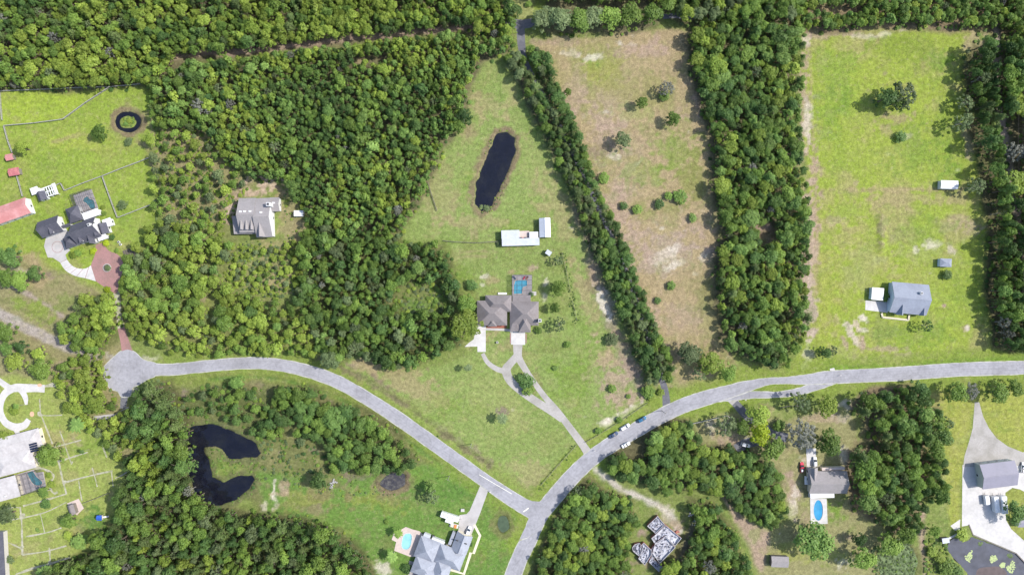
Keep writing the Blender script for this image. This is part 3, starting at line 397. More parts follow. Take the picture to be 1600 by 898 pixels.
sheet('brick_court', [z2(*q) for q in [(1085,375),(1165,362),(1212,430),(1262,462),(1322,482),(1365,525),(1390,575),(1398,640),(1375,720),(1345,800),(1335,905),(1300,930),(1255,905),(1180,855),(1088,792),(1045,720),(1028,650),(1035,590),(1060,530),(1078,470)]], 0.02, M['brick'], smooth=2)
ribbon('path', [(181,455),(184,470),(186,490),(189,514)], [11,9,9,11], 0.016, M['sand']); ribbon('brick_path', [(189,512),(194,530),(199,550)], [11,13,17], 0.026, M['brick'])
# south-west house: ring drive and garden paths
ring = [(40,647),(45,655),(38,664),(24,667),(9,660),(1,645),(1,630),(6,617),(15,609),(26,605),(40,606),(56,606),(70,607)]
ribbon('driveway', ring[1:], [8,11,12,11,10,10,11,12,12,13,12,12], 0.022, M['concrete_white']); ribbon('driveway', [(-14,586),(2,597),(16,606),(30,607)], [9,9,10,10], 0.017, M['concrete_white'])
ribbon('driveway', [(26,606),(35,612),(40,622),(41,632)], [6,9,8,4], 0.028, M['concrete_white']); ribbon('driveway', [(24,666),(26,672),(28,678)], [14,9,6], 0.013, M['concrete_white'])
sheet('terracotta_pad', ell(50,646.5,3.6,4.2,0,8), 0.034, M['orangepad']); sheet('terracotta_pad', ell(62,601.5,3.8,2.6,0,8), 0.034, M['orangepad'])
for i, (pts, w) in enumerate([([(61.8,623),(62.5,632),(63.5,645),(67,655),(71.8,667),(82,693)],2.2),([(63.5,648),(75,649),(97,648)],2.0),([(93.6,673),(102,697),(112,725)],2.2),([(84,698),(105,693),(127,687)],2),([(90,721),(112,714),(137,706)],2.4),([(92,722),(97,745),(104,772)],2.6),([(98,754),(140,743),(176,735)],2.3),([(144,730),(148,744),(152,760)],2),([(123,750),(125,765),(128,782)],1.7),([(36,790),(70,781),(104,771)],2.7),([(10,794),(24,792),(33,793)],2),([(31.5,791),(34,820),(35,866)],2.6),([(33,809),(70,800),(104,784)],2.4),([(63,802),(70,832)],1.8),([(40,838),(75,831),(96,824)],2.3),([(35,866),(70,861),(104,852)],2.4),([(77,855),(79,880)],2.4),([(24,897),(55,886),(78,880),(110,870)],3),([(8,812),(20,811),(40,808)],2),([(9,846),(20,850),(35,857)],2.2),([(174,735),(177,760)],2),([(159,694),(167,714)],2.2),([(180,747),(190,742),(202,735)],1.8),
      ([(66,731),(80,738),(84,745),(80,752),(79,762),(84,770),(90,768)],3.2),([(54,730),(66,732)],5.5),([(146,652),(155,652.5),(166,651),(180,648)],[4,7,7,4]),([(180,648),(192,640),(205,634)],2.2),([(70,603),(85,601),(94,606)],[3,7,4])]):
    if not hasattr(w,'__len__'): pts = [tuple(q) for q in catmull(pts,4)]; w = [w*random.uniform(.6,1.35) for _ in pts]
    ribbon('garden_path', pts, w, 0.008+0.0015*i, M['sand'] if i != 25 else M['concrete'])
for x, y, r in [(35,806,5),(62,646.5,4),(34,855,3.4),(101,753,3.4),(78,879,3.6),(112,722,2.2),(92,720,2)]: sheet('garden_path', ell(x,y,r,r*.9,0,14,.3,int(x)), 0.056+x*1e-5, M['sand'])
# south house: drive, walk; east: drive and yard
sheet('driveway', [(752,754),(764.5,761),(750,802),(741,824),(736,836),(716,832),(717,811),(718,804),(729,802.5),(734,797)], 0.02, M['concrete'])
ribbon('path', [(741,819),(750,836),(740,864),(735.5,863),(725,896),(703,889)], 4.0, 0.028, M['timber'], n=1)
sheet('yard', [(1504,726),(1503,822),(1514.5,819.5),(1520,834),(1588,863),(1612,890),(1640,900),(1640,880),(1580,826),(1572,812),(1570.5,790),(1571,769),(1582,761.5),(1594,764),(1640,790),(1640,700),(1600,706)], 0.014, M['concrete_white'])
sheet('driveway', [(1523,628),(1530,628),(1536,650),(1545,668),(1557,684),(1575,697),(1600,707),(1660,716),(1660,726),(1505,729),(1507,712),(1514,690),(1520,668)], 0.020, M['gravel'])
sheet('path', [(1485,821),(1500.5,810.5),(1499.5,827),(1492,828)], 0.018, M['concrete_white']); ribbon('path', [(1482,841),(1488,838),(1495,834)], 3, 0.022, M['concrete_white'])
sheet('driveway', [(1259.5,700),(1275,700),(1275,733),(1261,733)], 0.016, M['concrete_white'])
sheet('driveway', [(1352.5,469),(1376,470.5),(1388,472),(1387,488.5),(1352,484)], 0.016, M['concrete_white'])
sheet('patio', [(639,875),(655,880),(652,900),(638,897)], 0.016, M['deck_grey'])

# ------------------------------------------------------------------ buildings
U = 3.3
def px(v): return v*S
WIN = {}
def window(par, x, y, z, ang, w=1.1, h=1.2, door=False):
    k = ('d' if door else 'w')
    if k not in WIN:
        b = MB().box(-.5,-.05,-.5,.5,.05,.5); WIN[k] = b.build('door' if door else 'window', M['timber' if door else 'glass']).data; bpy.data.objects.remove([o for o in bpy.data.objects if o.data == WIN[k]][0])
        fr = MB().box(-.58,-.035,-.58,-.5,.035,.58).box(.5,-.035,-.58,.58,.035,.58).box(-.5,-.035,-.58,.5,.035,-.5).box(-.5,-.035,.5,.5,.035,.58); WIN[k+'f'] = bpy.data.meshes.new('frame'); WIN[k+'f'].from_pydata(fr.v, [], fr.f); WIN[k+'f'].materials.append(M['white'])
    o = place('door' if door else 'window', WIN[k], par, (x, y, z)); o.rotation_euler.z = ang; o.scale = (w, 1, h)
    place('frame', WIN[k+'f'], o); return o
def block(root, c, L, Wd, ang, eave, ridge, kind='gable', axis='u', wall='white', roof='slate', ov=0.45, jit=0.0, wins=True, th=0.16, hipf=1.0):
    """one wing of a building: c = centre of its roof eaves in photo pixels, L x Wd in pixels along / across ang (degrees)"""
    k = (H-eave)/H; g = G(c[0], c[1], eave); o = root.location; a = math.radians(ang)-root.rotation_euler.z
    dx, dy = g.x-o.x, g.y-o.y; cr, sr = math.cos(-root.rotation_euler.z), math.sin(-root.rotation_euler.z); loc = Vector((dx*cr-dy*sr, dx*sr+dy*cr, jit))
    l, w = px(L)*k, px(Wd)*k
    if axis == 'v': a += math.pi/2; l, w = w, l
    hl, hw = l/2, w/2; wl, ww = hl-ov, hw-ov; rz = ridge-eave; B = MB()
    if kind == 'gable':
        gz = eave-0.02+rz*(1-ov/hw)*0.0; ez = eave+rz*ov/hw-0.03
        B.add([(-wl,-ww,0),(wl,-ww,0),(wl,ww,0),(-wl,ww,0),(-wl,-ww,ez),(wl,-ww,ez),(wl,ww,ez),(-wl,ww,ez),(-wl,0,ridge-.03),(wl,0,ridge-.03)],
              [(0,1,5,4),(2,3,7,6),(1,2,6,9,5),(3,0,4,8,7),(4,5,9,8),(6,7,8,9),(3,2,1,0)])
        R = MB().add([(-hl,-hw,eave),(hl,-hw,eave),(hl,hw,eave),(-hl,hw,eave),(-hl,0,ridge),(hl,0,ridge),(-hl,-hw,eave+th),(hl,-hw,eave+th),(hl,hw,eave+th),(-hl,hw,eave+th),(-hl,0,ridge+th),(hl,0,ridge+th)],
              [(6,7,11,10),(8,9,10,11),(1,0,4,5),(3,2,5,4),(0,1,7,6),(2,3,9,8),(1,5,11,7),(5,2,8,11),(3,4,10,9),(4,0,6,10)])
    else:
        B.box(-wl,-ww,0,wl,ww,eave-.01)
        if kind == 'flat': R = MB().box(-hl,-hw,eave,hl,hw,ridge)
        else:
            e = max(0.05, hl-hw*hipf); R = MB().add([(-hl,-hw,eave),(hl,-hw,eave),(hl,hw,eave),(-hl,hw,eave),(-hl,-hw,eave+th),(hl,-hw,eave+th),(hl,hw,eave+th),(-hl,hw,eave+th),(-e,0,ridge+th),(e,0,ridge+th)],
              [(3,2,1,0),(0,1,5,4),(1,2,6,5),(2,3,7,6),(3,0,4,7),(4,5,9,8),(6,7,8,9),(5,6,9),(7,4,8)])
    wo = B.build('wall', M[wall], root, loc, a); ro = R.build('roof', M[roof], root, loc, a)
    if kind != 'flat':   # ridge cap, a slightly proud strip
        e = hl+.01 if kind == 'gable' else max(0.05, hl-hw*hipf); MB().bar((-e,0,ridge+th+.02),(e,0,ridge+th+.02),.35,.08).build('ridge_cap', M[roof], ro)
    if wins:
        n = max(1, int(l/4)); zz = min(1.6, eave*.5)
        for s_ in (-1, 1):
            for i in range(n): window(wo, (-wl+(i+.5)*2*wl/n), s_*(ww+.03), zz, 0)
            if ww > 1.6: window(wo, s_*(wl+.03), 0.0, zz, math.pi/2)
    return ro, loc, a
def loc_in(root, x, y, h):
    g = G(x, y, h); o = root.location; r = -root.rotation_euler.z; dx, dy = g.x-o.x, g.y-o.y
    return Vector((dx*math.cos(r)-dy*math.sin(r), dx*math.sin(r)+dy*math.cos(r), h))
def chimney(root, x, y, z0, z1, m='white', w=1.1, ang=0):
    p = loc_in(root, x, y, z1); o = MB().box(-w/2,-w/2,z0-z1,w/2,w/2,0).build('chimney', M[m], root, p, math.radians(ang)); MB().box(-w*.32,-w*.32,0,w*.32,w*.32,.12).build('flue', M['dark'], o)
def dormer(root, x, y, z, ang, w, l, wall='white', roof='slate', hh=1.6):
    """gabled dormer whose face looks along -v"""
    p = loc_in(root, x, y, z); a = math.radians(ang); W_ = px(w)/2; L_ = px(l)
    o = MB().add([(-W_,0,-.6),(W_,0,-.6),(W_,L_,-.6),(-W_,L_,-.6),(-W_,0,hh*.5),(W_,0,hh*.5),(W_,L_,hh*.5),(-W_,L_,hh*.5),(0,0,hh),(0,L_,hh)],[(3,2,1,0),(0,1,5,8,4),(1,2,6,5),(3,0,4,7),(4,8,9,7),(8,5,6,9),(2,3,7,9,6)]).build('dormer', M[wall], root, p, a)
    v = W_+.2; r = MB().add([(-v,-.25,hh*.42),(0,-.25,hh+.06),(v,-.25,hh*.42),(-v,L_,hh*.42),(0,L_,hh+.06),(v,L_,hh*.42),(-v,-.25,hh*.42+.12),(0,-.25,hh+.2),(v,-.25,hh*.42+.12),(-v,L_,hh*.42+.12),(0,L_,hh+.2),(v,L_,hh*.42+.12)],
       [(6,7,10,9),(7,8,11,10),(0,3,4,1),(1,4,5,2),(0,1,7,6),(1,2,8,7),(3,0,6,9),(2,5,11,8),(4,3,9,10),(5,4,10,11)]).build('roof', M[roof], o)
    w_ = window(o, 0, -.03, .1, 0, .8, .8)
def vent(root, x, y, z, m='white', w=.9, l=1.2, ang=0, name='skylight'):
    MB().box(-l/2,-w/2,-.5,l/2,w/2,.15).build(name, M[m], root, loc_in(root, x, y, z), math.radians(ang))
def house(name, label, cat, c, ang=0, group=None): return empty(name, label, cat, G(*c), math.radians(ang), group)
def pool(label, pts, m, deck=None, deckm='deck', coping='concrete_white', smooth=3, zt=0.14, group=None):
    """paved deck with a real basin: coping ring, water below the rim; lawn drops under it"""
    if smooth: pts = [tuple(q) for q in catmull(list(pts)+[pts[0]], smooth)[:-1]]
    g = GP(pts); c = sum(g, Vector())/len(g); q = [(p.x-c.x, p.y-c.y) for p in g]
    if sum(q[i][0]*q[(i+1)%len(q)][1]-q[(i+1)%len(q)][0]*q[i][1] for i in range(len(q))) < 0: q = q[::-1]
    n = len(q)
    def off(t):
        out = []
        for i in range(n):
            a, b, e = Vector(q[i-1]), Vector(q[i]), Vector(q[(i+1)%n]); t_ = (e-a).normalized(); out.append((b.x+t_.y*t, b.y-t_.x*t))
        return out
    root = empty('swimming_pool', label, 'pool', (c.x, c.y, 0), 0, group)
    o1 = off(.4); F = [(i,(i+1)%n,(i+1)%n+n,i+n) for i in range(n)]
    v = [(*p,zt-1.4) for p in q]+[(*p,zt+.05) for p in q]+[(*p,zt+.05) for p in o1]+[(*p,zt-.5) for p in o1]
    link('coping', v, [(b,a,d_,c_) for a,b,c_,d_ in F]+[(a+n,b+n,c_+n,d_+n) for a,b,c_,d_ in [(f[0],f[3],f[2],f[1]) for f in F]]+[(f[0]+2*n,f[3]+2*n,f[2]+2*n,f[1]+2*n) for f in F], M[coping], root)
    link('water', [(*p,zt-.12) for p in off(.02)], [tuple(range(n))], M[m], root)
    link('basin_floor', [(*p,zt-1.4) for p in off(.1)], [tuple(range(n))], M['pooltile'], root)
    qb = [off(.12)[i] for i in range(n)]; e0 = max(p[1] for p in qb); link('step', [(p[0],p[1],zt-.55) for p in qb if p[1] > e0-1.3]+[(p[0],p[1],zt-1.35) for p in qb if p[1] > e0-1.3], (lambda k:[tuple(range(k))]+[(i,(i+1)%k,(i+1)%k+k,i+k) for i in range(k)])(sum(p[1] > e0-1.3 for p in qb)), M['pooltile'], root) if sum(p[1] > e0-1.3 for p in qb) > 2 else None
    if deck:
        D = [(p.x, p.y) for p in GP(deck)]
        if sum(D[i][0]*D[(i+1)%len(D)][1]-D[(i+1)%len(D)][0]*D[i][1] for i in range(len(D))) < 0: D = D[::-1]
        I = [(x+c.x, y+c.y) for x, y in off(.38)][::-1]
        i0, j0 = min(((i,j) for i in range(len(D)) for j in range(n)), key=lambda t: (D[t[0]][0]-I[t[1]][0])**2+(D[t[0]][1]-I[t[1]][1])**2)
        key = D[i0:]+D[:i0+1]+I[j0:]+I[:j0+1]; m_ = len(D)
        K = len(key)
        tag(link('pool_deck', [(*p,zt) for p in key]+[(*p,zt-.3) for p in D], [tuple(range(K))]+[((i-i0)%m_, K+i, K+(i+1)%m_, (i+1-i0)%m_) for i in range(m_)], M[deckm]), kind='structure')
        ix = near(D, 1); s_ = sd_poly(P[ix], D); t_ = sd_poly(P[ix], [(x+c.x, y+c.y) for x, y in off(1.5)]); Z[ix] = np.where((s_ < -1.0) & (t_ < 0), -2.0, np.where(s_ < .3, np.minimum(Z[ix], -.02), Z[ix]))
    return root
def cage(label, c, L, Wd, ang, h=2.8, nx_=5, ny_=4, group=None):
    """screened pool enclosure: posts, roof beams and dark mesh"""
    g = G(*c); root = empty('pool_enclosure', label, 'screen enclosure', g, math.radians(ang), group); l, w = px(L)/2, px(Wd)/2; b = MB(); t = .10
    for i in range(nx_+1):
        x = -l+2*l*i/nx_; b.bar((x,-w,h),(x,w,h),t,t); b.bar((x,-w,0.16),(x,-w,h),t,t); b.bar((x,w,0.16),(x,w,h),t,t)
    for j in range(ny_+1):
        y = -w+2*w*j/ny_; b.bar((-l,y,h+.01),(l,y,h+.01),t,t); b.bar((-l,y,0.16),(-l,y,h),t,t); b.bar((l,y,0.16),(l,y,h),t,t)
    o = b.build('frame', M['frame'], root)
    link('screen_roof', [(-l,-w,h+.12),(l,-w,h+.12),(l,w,h+.12),(-l,w,h+.12)], [(0,1,2,3)], M['screen'], root)
    link('screen_wall', [(-l,-w,.16),(l,-w,.16),(l,w,.16),(-l,w,.16),(-l,-w,h),(l,-w,h),(l,w,h),(-l,w,h)], [(0,1,5,4),(1,2,6,5),(2,3,7,6),(3,0,4,7)], M['screen'], root); return root

A1 = 19.5
h = house('estate_house', 'large white house with dark slate gabled roofs and dormers beside the screened pool', 'house', (125,365), A1)
block(h,(78.9,354.2),34.5,26,A1,3.5,6.6,'gable'); block(h,(135.2,360.5),40,32,A1,4.2,9.2,'gable',jit=.01); block(h,(161.6,357.6),15,17,A1,3.4,5.6,'gable','v',jit=.02); block(h,(115.7,334.9),21,24,A1,3.5,6.2,'hip',jit=.03)
block(h,(104,352.4),14,4.6,A1,2.8,3.6,'gable',jit=.04,wins=False); block(h,(109.2,378),18,17,A1,3.4,6,'hip',jit=.05); block(h,(142.2,334.6),26,11,A1,3.3,3.5,'flat',roof='white',jit=.06); block(h,(168,348),14,13,A1,3.0,3.2,'flat',roof='white',jit=.07); block(h,(160,371),14,8,A1,2.9,3.1,'flat',roof='white',jit=.08)
dormer(h,81.7,364.5,4.4,A1-A1,6,9); dormer(h,127.5,377.8,5.2,0,6,10); dormer(h,151.5,367.5,5.2,0,6,10); block(h,(143,373),9,16,A1,4.0,6.5,'gable','v',jit=.09,wins=False)
chimney(h,138,351,6,10.2,'white',1.3); vent(h,61,355,5.2,'dark',.5,.5,0,'vent_pipe'); vent(h,117.5,359.5,6.4,'dark',.5,.5,0,'vent_pipe'); vent(h,146,348,7,'dark',.5,.5,0,'vent_pipe')
pool('teal kidney shaped pool inside the dark screen enclosure of the white estate house', [(1010/7.24+a/7.24, 220+700/7.24+b/7.24) for a,b in [(-58,-50),(-20,-72),(5,-40),(45,-30),(62,10),(66,60),(20,72),(-10,30),(-40,0),(-70,-15)]], 'poolteal', [(114.5,305.5),(143,295.5),(154,326),(124,336)], 'deck_grey', 'deck')
cage('dark screen enclosure over the teal pool behind the white estate house',(134.2,315.4),30,31,A1,3.2)
h = house('garden_pavilion','small white shed joined to a slate roofed hut north of the estate house','shed',(60,302),A1); block(h,(54.5,298),12,11,A1,2.6,2.9,'flat',roof='white'); block(h,(65.8,306.5),14,14,A1,2.8,4.6,'gable','v')
pg = house('pergola','white pergola with plants under it beside the slate roofed hut','pergola',(82,300),A1); b = MB()
for x in (-3.2,0,3.2):
    for y in (-2.4,2.4): b.bar((x,y,0),(x,y,2.6),.25,.25)
b.build('post',M['white'],pg)['kind']='stuff'
for i in range(3): MB().box(-3.5,-2.55+i*2.35,2.6,3.5,-2.1+i*2.35,2.8).build('beam',M['white'],pg)
for i in range(6): MB().box(-3.4+i*1.26,-2.6,2.81,-2.9+i*1.26,2.6,2.93).build('rafter',M['white'],pg)
MB().box(2.6,-2.9,2.94,4.4,2.9,3.06).build('roof_panel',M['white'],pg); MB().box(-4.2,-2.6,2.94,-2.2,2.4,3.06).build('roof_panel',M['white'],pg)
h = house('red_barn','long barn with faded red metal roof and white gable at the west edge','barn',(9,333),A1); block(h,(8.5,333.2),76,26,A1,4,6.2,'gable',roof='pinkroof',ov=.3); MB().box(35*S,-2,0,35*S+.2,2,3).build('door',M['greywall'],h)
h = house('run_in_shed','smaller red roofed animal shed at the corner of the upper paddock fence','shed',(15,246),12); block(h,(15,245.6),12,10,12,2.4,3.1,'gable',roof='pinkroof',wall='wood',wins=False)
h = house('run_in_shed','larger red roofed animal shed below its smaller twin by the west fence','shed',(22.5,269),10); block(h,(22,268.4),17,12,10,2.6,3.2,'gable',roof='redroof',wall='wood',wins=False)

h = house('brown_house','two storey house with taupe gabled roof and row of dormers in a woodland clearing','house',(403,340),0)
block(h,(387.5,336.5),27,54,1.5,5.2,9.4,'gable',roof='taupe',wall='greywall'); block(h,(412.5,340),25,61,2,5.0,9.6,'gable',roof='taupe',jit=.02); block(h,(429.5,319.5),15,22,1,3.6,5.6,'gable',roof='taupe',jit=.03)
block(h,(368.8,351.5),8,28,6,2.6,3.2,'flat',roof='taupe',jit=.04,wall='greywall',wins=False,ov=.2); block(h,(384,363.2),31,5,1,2.7,3.1,'flat',roof='taupe',jit=.05,wall='greywall',wins=False,ov=.2)
for x in (378.5,386.5,394.5): dormer(h,x,358,6.2,0,4.6,13,'greywall','taupe',2.2)
block(h,(409,358),11,24,1,5.2,8.4,'gable','v',roof='taupe',jit=.06,wall='greywall',wins=False)
for x,y in [(375.3,330.6),(382,330.2),(390.5,330),(407.5,331.8)]: vent(h,x,y,9.0,'white',.8,1.3)
vent(h,427,317,5.6,'white',.8,1.3); chimney(h,418.5,319,5,10.2,'white',1.8)
h = house('garden_shed','small white flat roofed shed in the scrub east of the taupe roofed house','shed',(466.6,333.5),0); block(h,(466.6,333.5),14.5,9,0,2.4,2.7,'flat',roof='white',wins=False,ov=.15); block(h,(473,333),2.6,5,0,2.1,2.3,'flat',roof='greyroof',wins=False,ov=.1)

h = house('centre_house','sprawling house with dark taupe hipped roofs and chimney in the centre lot','house',(798,490),0)
block(h,(768.8,488.9),47,39,0,3.2,6.6,'hip',roof='brownroof',wall='cream'); block(h,(778.8,474),41,26,0,3.25,6.3,'hip',roof='brownroof',wall='cream',jit=.02); block(h,(819.6,489.6),44,37.5,0,3.2,6.8,'hip',roof='brownroof',wall='cream',jit=.03)
block(h,(819.8,502),18.5,34,0,3.3,6.0,'hip','u',roof='brownroof',wall='cream',jit=.04); block(h,(804.2,496),15,43,0,3.0,4.4,'hip',roof='brownroof',wall='cream',jit=.05); block(h,(815,466.5),28.5,11,0,2.9,3.15,'flat',roof='brownroof',wall='cream',jit=.06,wins=False); block(h,(769,503),14,14,0,3.2,5.0,'hip','v',roof='brownroof',wall='cream',jit=.08,wins=False)
chimney(h,843.6,500.8,0,7.4,'white',1.5); vent(h,785,458.5,.5,'white',1,4.5,0,'porch_step'); 
pool('bright blue L shaped pool in the screen enclosure behind the centre house',[(805.4,438.4),(812,437.6),(823.6,438),(824,446),(817,448.2),(815.6,458.5),(803,459),(803,446)],'poolblue',[(800.3,429.6),(831,429.6),(831,461),(800.3,461)],'deck_grey','deck',0)
cage('bronze framed screen enclosure over the blue pool of the centre house',(815.6,445.2),31,31.5,0,3.0,4,4)
sheet('planting_bed',[(760,508),(791.5,508),(791.5,512.5),(760,512.5)],0.012,M['redbed']); sheet('patio',[(829.5,455.5),(838,455.5),(838,461.5),(829.5,461.5)],0.02,M['concrete'])
h = house('long_stable','long white metal stable with a missing roof section and tack clutter inside','stable',(813,372),-1.5)
block(h,(813.5,378),58.5,11.5,1.5,3,3.5,'flat',roof='white_metal',wall='white',wins=False,ov=.15); block(h,(797.5,366.3),28,13,1.5,3.1,3.6,'flat',roof='white_metal',wall='white',jit=.02,wins=False,ov=.15); block(h,(834,367.3),13.6,10,1,3.0,3.6,'flat',roof='white',wall='white',jit=.03,wins=False,ov=.15); block(h,(819.3,366.8),15.5,12,1.5,1.9,2.1,'flat',roof='deck',wall='white',jit=.04,wins=False,ov=.1)
for x,w in [(803,2.2),(813,1.6),(818,2.4),(822,2.2)]: vent(h,x,371.4,3.3,'dark' if w<2.3 else 'redbrick',.5,w,1.5,'roof_gap')
h = house('metal_shed','pale grey ridged metal shed standing crosswise at the east end of the long stable','shed',(851,355.5),2); block(h,(851.3,355.7),17.5,30,1.5,3,4.2,'gable','v',roof='white_metal',wall='white_metal',wins=False,ov=.2)
h = house('animal_shelter','tiny white slanted roof shelter on the grass south of the metal shed','shelter',(857,395),-35); block(h,(857,394.8),8.6,7.2,-35,2.2,2.5,'flat',roof='white_metal',wall='wood',wins=False,ov=.2)

h = house('east_house','blue grey shingled house with gabled front porch in the wide eastern pasture','house',(1420,467),-5)
block(h,(1420.3,466.3),58,48,-5,3.3,6.8,'gable',roof='blueroof',wall='bluewall'); block(h,(1406,484),11,16,-5,3.0,5.4,'gable','v',roof='blueroof',wall='bluewall',jit=.02,wins=False); block(h,(1440.5,487),9,12,-5,3.0,5.0,'gable','v',roof='blueroof',wall='bluewall',jit=.03,wins=False); chimney(h,1440.7,458,4,7.0,'white',1.2)
b = MB(); pts = [loc_in(h,*q,.9) for q in [(1378.5,489),(1380,495.6),(1420.5,500),(1421.5,492)]]
for z in (0.25,.9): 
    for a_,c_ in zip(pts,pts[1:]): b.bar((a_.x,a_.y,z),(c_.x,c_.y,z),1.0 if z<.5 else .3,.12)
for p in pts: b.bar((p.x,p.y,0),(p.x,p.y,1.0),.2,.2)
b.build('access_ramp',M['timber'],h)['kind']='stuff'
h = house('carport','flat white carport beside the concrete pad of the blue grey house','carport',(1367,459),-5); g_ = MB().box(-3,-3.1,2.5,3,3.1,2.7).build('roof',M['white'],h)
for x in (-2.8,2.8):
    for y in (-2.9,2.9): MB().bar((x,y,0),(x,y,2.5),.15,.15).build('post',M['white'],h)
MB().box(-2.95,-2.9,0,-2.85,2.9,2.3).build('side_panel',M['bluewall'],h)
h = house('garden_shed','blue grey roofed garden shed alone on the grass north of the blue grey house','shed',(1477.5,410.5),-3); block(h,(1477.6,410.4),18,13,-3,2.3,3.3,'hip',roof='blueroof',wall='bluewall',wins=False,ov=.2)
h = house('storage_container','white ridged storage box on the lawn by the eastern trees','storage box',(1481,289),-3); block(h,(1483.3,288.6),27,13,-2,2.6,3.0,'gable',roof='white',wall='white',wins=False,ov=.1)

A5 = 15
h = house('southwest_house','pale cream low roofed house with solar panels behind a ring driveway','house',(28,712),A5)
block(h,(27,692),76,29,A5,3.1,4.4,'hip',roof='creamroof',wall='cream'); block(h,(24,722),60,32,A5,3.15,4.6,'hip',roof='creamroof',wall='cream',jit=.02); block(h,(6,764),46,34,A5,3.0,3.3,'flat',roof='creamroof',wall='cream',jit=.03)
for q in [(38,686),(50,720),(25,727),(28,726),(8,775)]: vent(h,q[0],q[1],3.9,'white',.6,.6,0,'roof_vent')
for i in range(4): MB().box(-2.0,-.42,0,2.0,.42,.1).build('solar_panel',M['solar'],h,loc_in(h,51.5+i*0.9,693.3+i*3.5,4.5))
pool('teal pool with angled end under the screen cage of the cream roofed house',[(42.5,738.5),(51,735.5),(57,744),(66,752),(63.5,757.5),(54,756.5),(47,748)],'poolteal',[(25.5,741),(53,732.5),(56,738),(68,736.5),(72,759),(35,773)],'deck_grey','deck')
cage('dark screen cage over the teal pool of the cream roofed house',(48.8,752.5),42,31,A5,3.2)
h = house('potting_shed','small slate roofed shed on a pale pad in the south western garden','shed',(112.5,796),17); block(h,(112.2,795.8),9.5,16,17,2.4,3.4,'gable','v',roof='brownroof',wall='wood',wins=False,ov=.2)
sheet('patio',[(104.5,786),(123,778.5),(131,793.5),(120,804.5)],0.013,M['deck'])

A6 = -20.5
h = house('south_house','large pale grey hip roofed house beside the turquoise pool at the south end','house',(690,870),A6)
block(h,(721.6,847.5),26,30,A6,3.0,5.8,'gable','v',roof='greyroof',wall='cream'); block(h,(703,870),44,31,A6,3.1,6.6,'hip',roof='greyroof',wall='cream',jit=.02); block(h,(667.5,857.5),33,34,A6,3.05,6.3,'hip',roof='greyroof',wall='cream',jit=.03); block(h,(661.8,885),34,28,A6,3.0,5.6,'hip',roof='greyroof',wall='cream',jit=.05); block(h,(690.5,890),26,30,A6,3.1,6.0,'hip','v',roof='greyroof',wall='cream',jit=.06); block(h,(674,906),46,36,A6,3.1,5.6,'hip',roof='greyroof',wall='cream',jit=.07)
block(h,(684.5,845),21,6,A6,2.6,2.75,'flat',roof='white',jit=.08,wins=False,ov=.1); block(h,(706,840.5),5,21,A6,2.3,2.5,'flat',roof='greyroof',jit=.09,wins=False,ov=.1); block(h,(667.3,836.5),11,5,A6,2.4,2.5,'flat',roof='white_metal',jit=.1,wins=False,ov=.1)
for q in [(714,844),(721,846.5),(727.5,849)]: vent(h,q[0],q[1],5.3,'dark',.4,1.3,0,'ridge_vent')
for q in [(691,848),(696,851),(677,837)]: vent(h,q[0],q[1],.8,'dark',1,1.4,0,'porch_planter')
pool('pale turquoise rounded pool on the pink paved deck of the grey roofed south house',[(634,833.5),(640,833),(643.5,837),(641.5,851),(637,857),(630.5,856.5),(627.8,851),(630,838)],'poolpale',[(612,842.5),(615.5,832.5),(620,835),(628,826),(634,822.5),(645,826.5),(655,829),(661,834),(648,869),(641,869),(616,859.5),(619,846)],'deck')

A7 = 45
rt = house('ruined_house','roofless burnt shell of a house with white plaster walls and debris','ruin',(1025,850),0)
def room(pts, hgt, m='plaster', t=.22, fl='burnt'):
    q = [Vector((p.x, p.y)) for p in [loc_in(rt,a/7.61+960,b/7.61+780,hgt) for a,b in pts]]; n = len(q)
    if sum(q[i].x*q[(i+1)%n].y-q[(i+1)%n].x*q[i].y for i in range(n)) < 0: q = q[::-1]
    inn = []
    for i in range(n):
        a,b_,c_ = q[i-1],q[i],q[(i+1)%n]; d1=(b_-a).normalized(); d2=(c_-b_).normalized(); nn=Vector((-d1.y-d2.y,d1.x+d2.x)); nn=nn.normalized()*t/max(.4,nn.normalized().dot(Vector((-d1.y,d1.x)))); inn.append(b_+nn)
    v = [(*p,0) for p in q]+[(*p,hgt) for p in q]+[(*p,hgt) for p in inn]+[(*p,.1) for p in inn]; F = [(i,(i+1)%n) for i in range(n)]
    f = [(a,b_,b_+n,a+n) for a,b_ in F]+[(a+n,b_+n,b_+2*n,a+2*n) for a,b_ in F]+[(a+2*n,b_+2*n,b_+3*n,a+3*n) for a,b_ in F]
    link('wall', v, f, None, rt, mats=[M['redbrick'],M[m]], fm=[0]*n+[1]*(2*n)); link('floor',[(*p,hgt*.55) for p in inn],[tuple(range(n))],M[fl],rt); return inn, hgt
rooms = [room([(515,195),(600,300),(490,405),(390,315)],2.4),room([(610,305),(800,460),(722,556),(610,436),(520,520),(475,515),(440,462)],2.7),room([(603,432),(726,570),(540,762),(450,635),(485,520)],2.5),room([(300,515),(240,530),(212,570),(222,615),(290,670),(345,605)],2.0),room([(350,512),(440,600),(440,660),(362,780),(285,702),(320,640),(300,560)],2.3),room([(440,680),(582,806),(530,860),(410,742)],1.6),room([(436,600),(462,552),(484,560),(462,632),(478,700),(446,690)],1.9)]
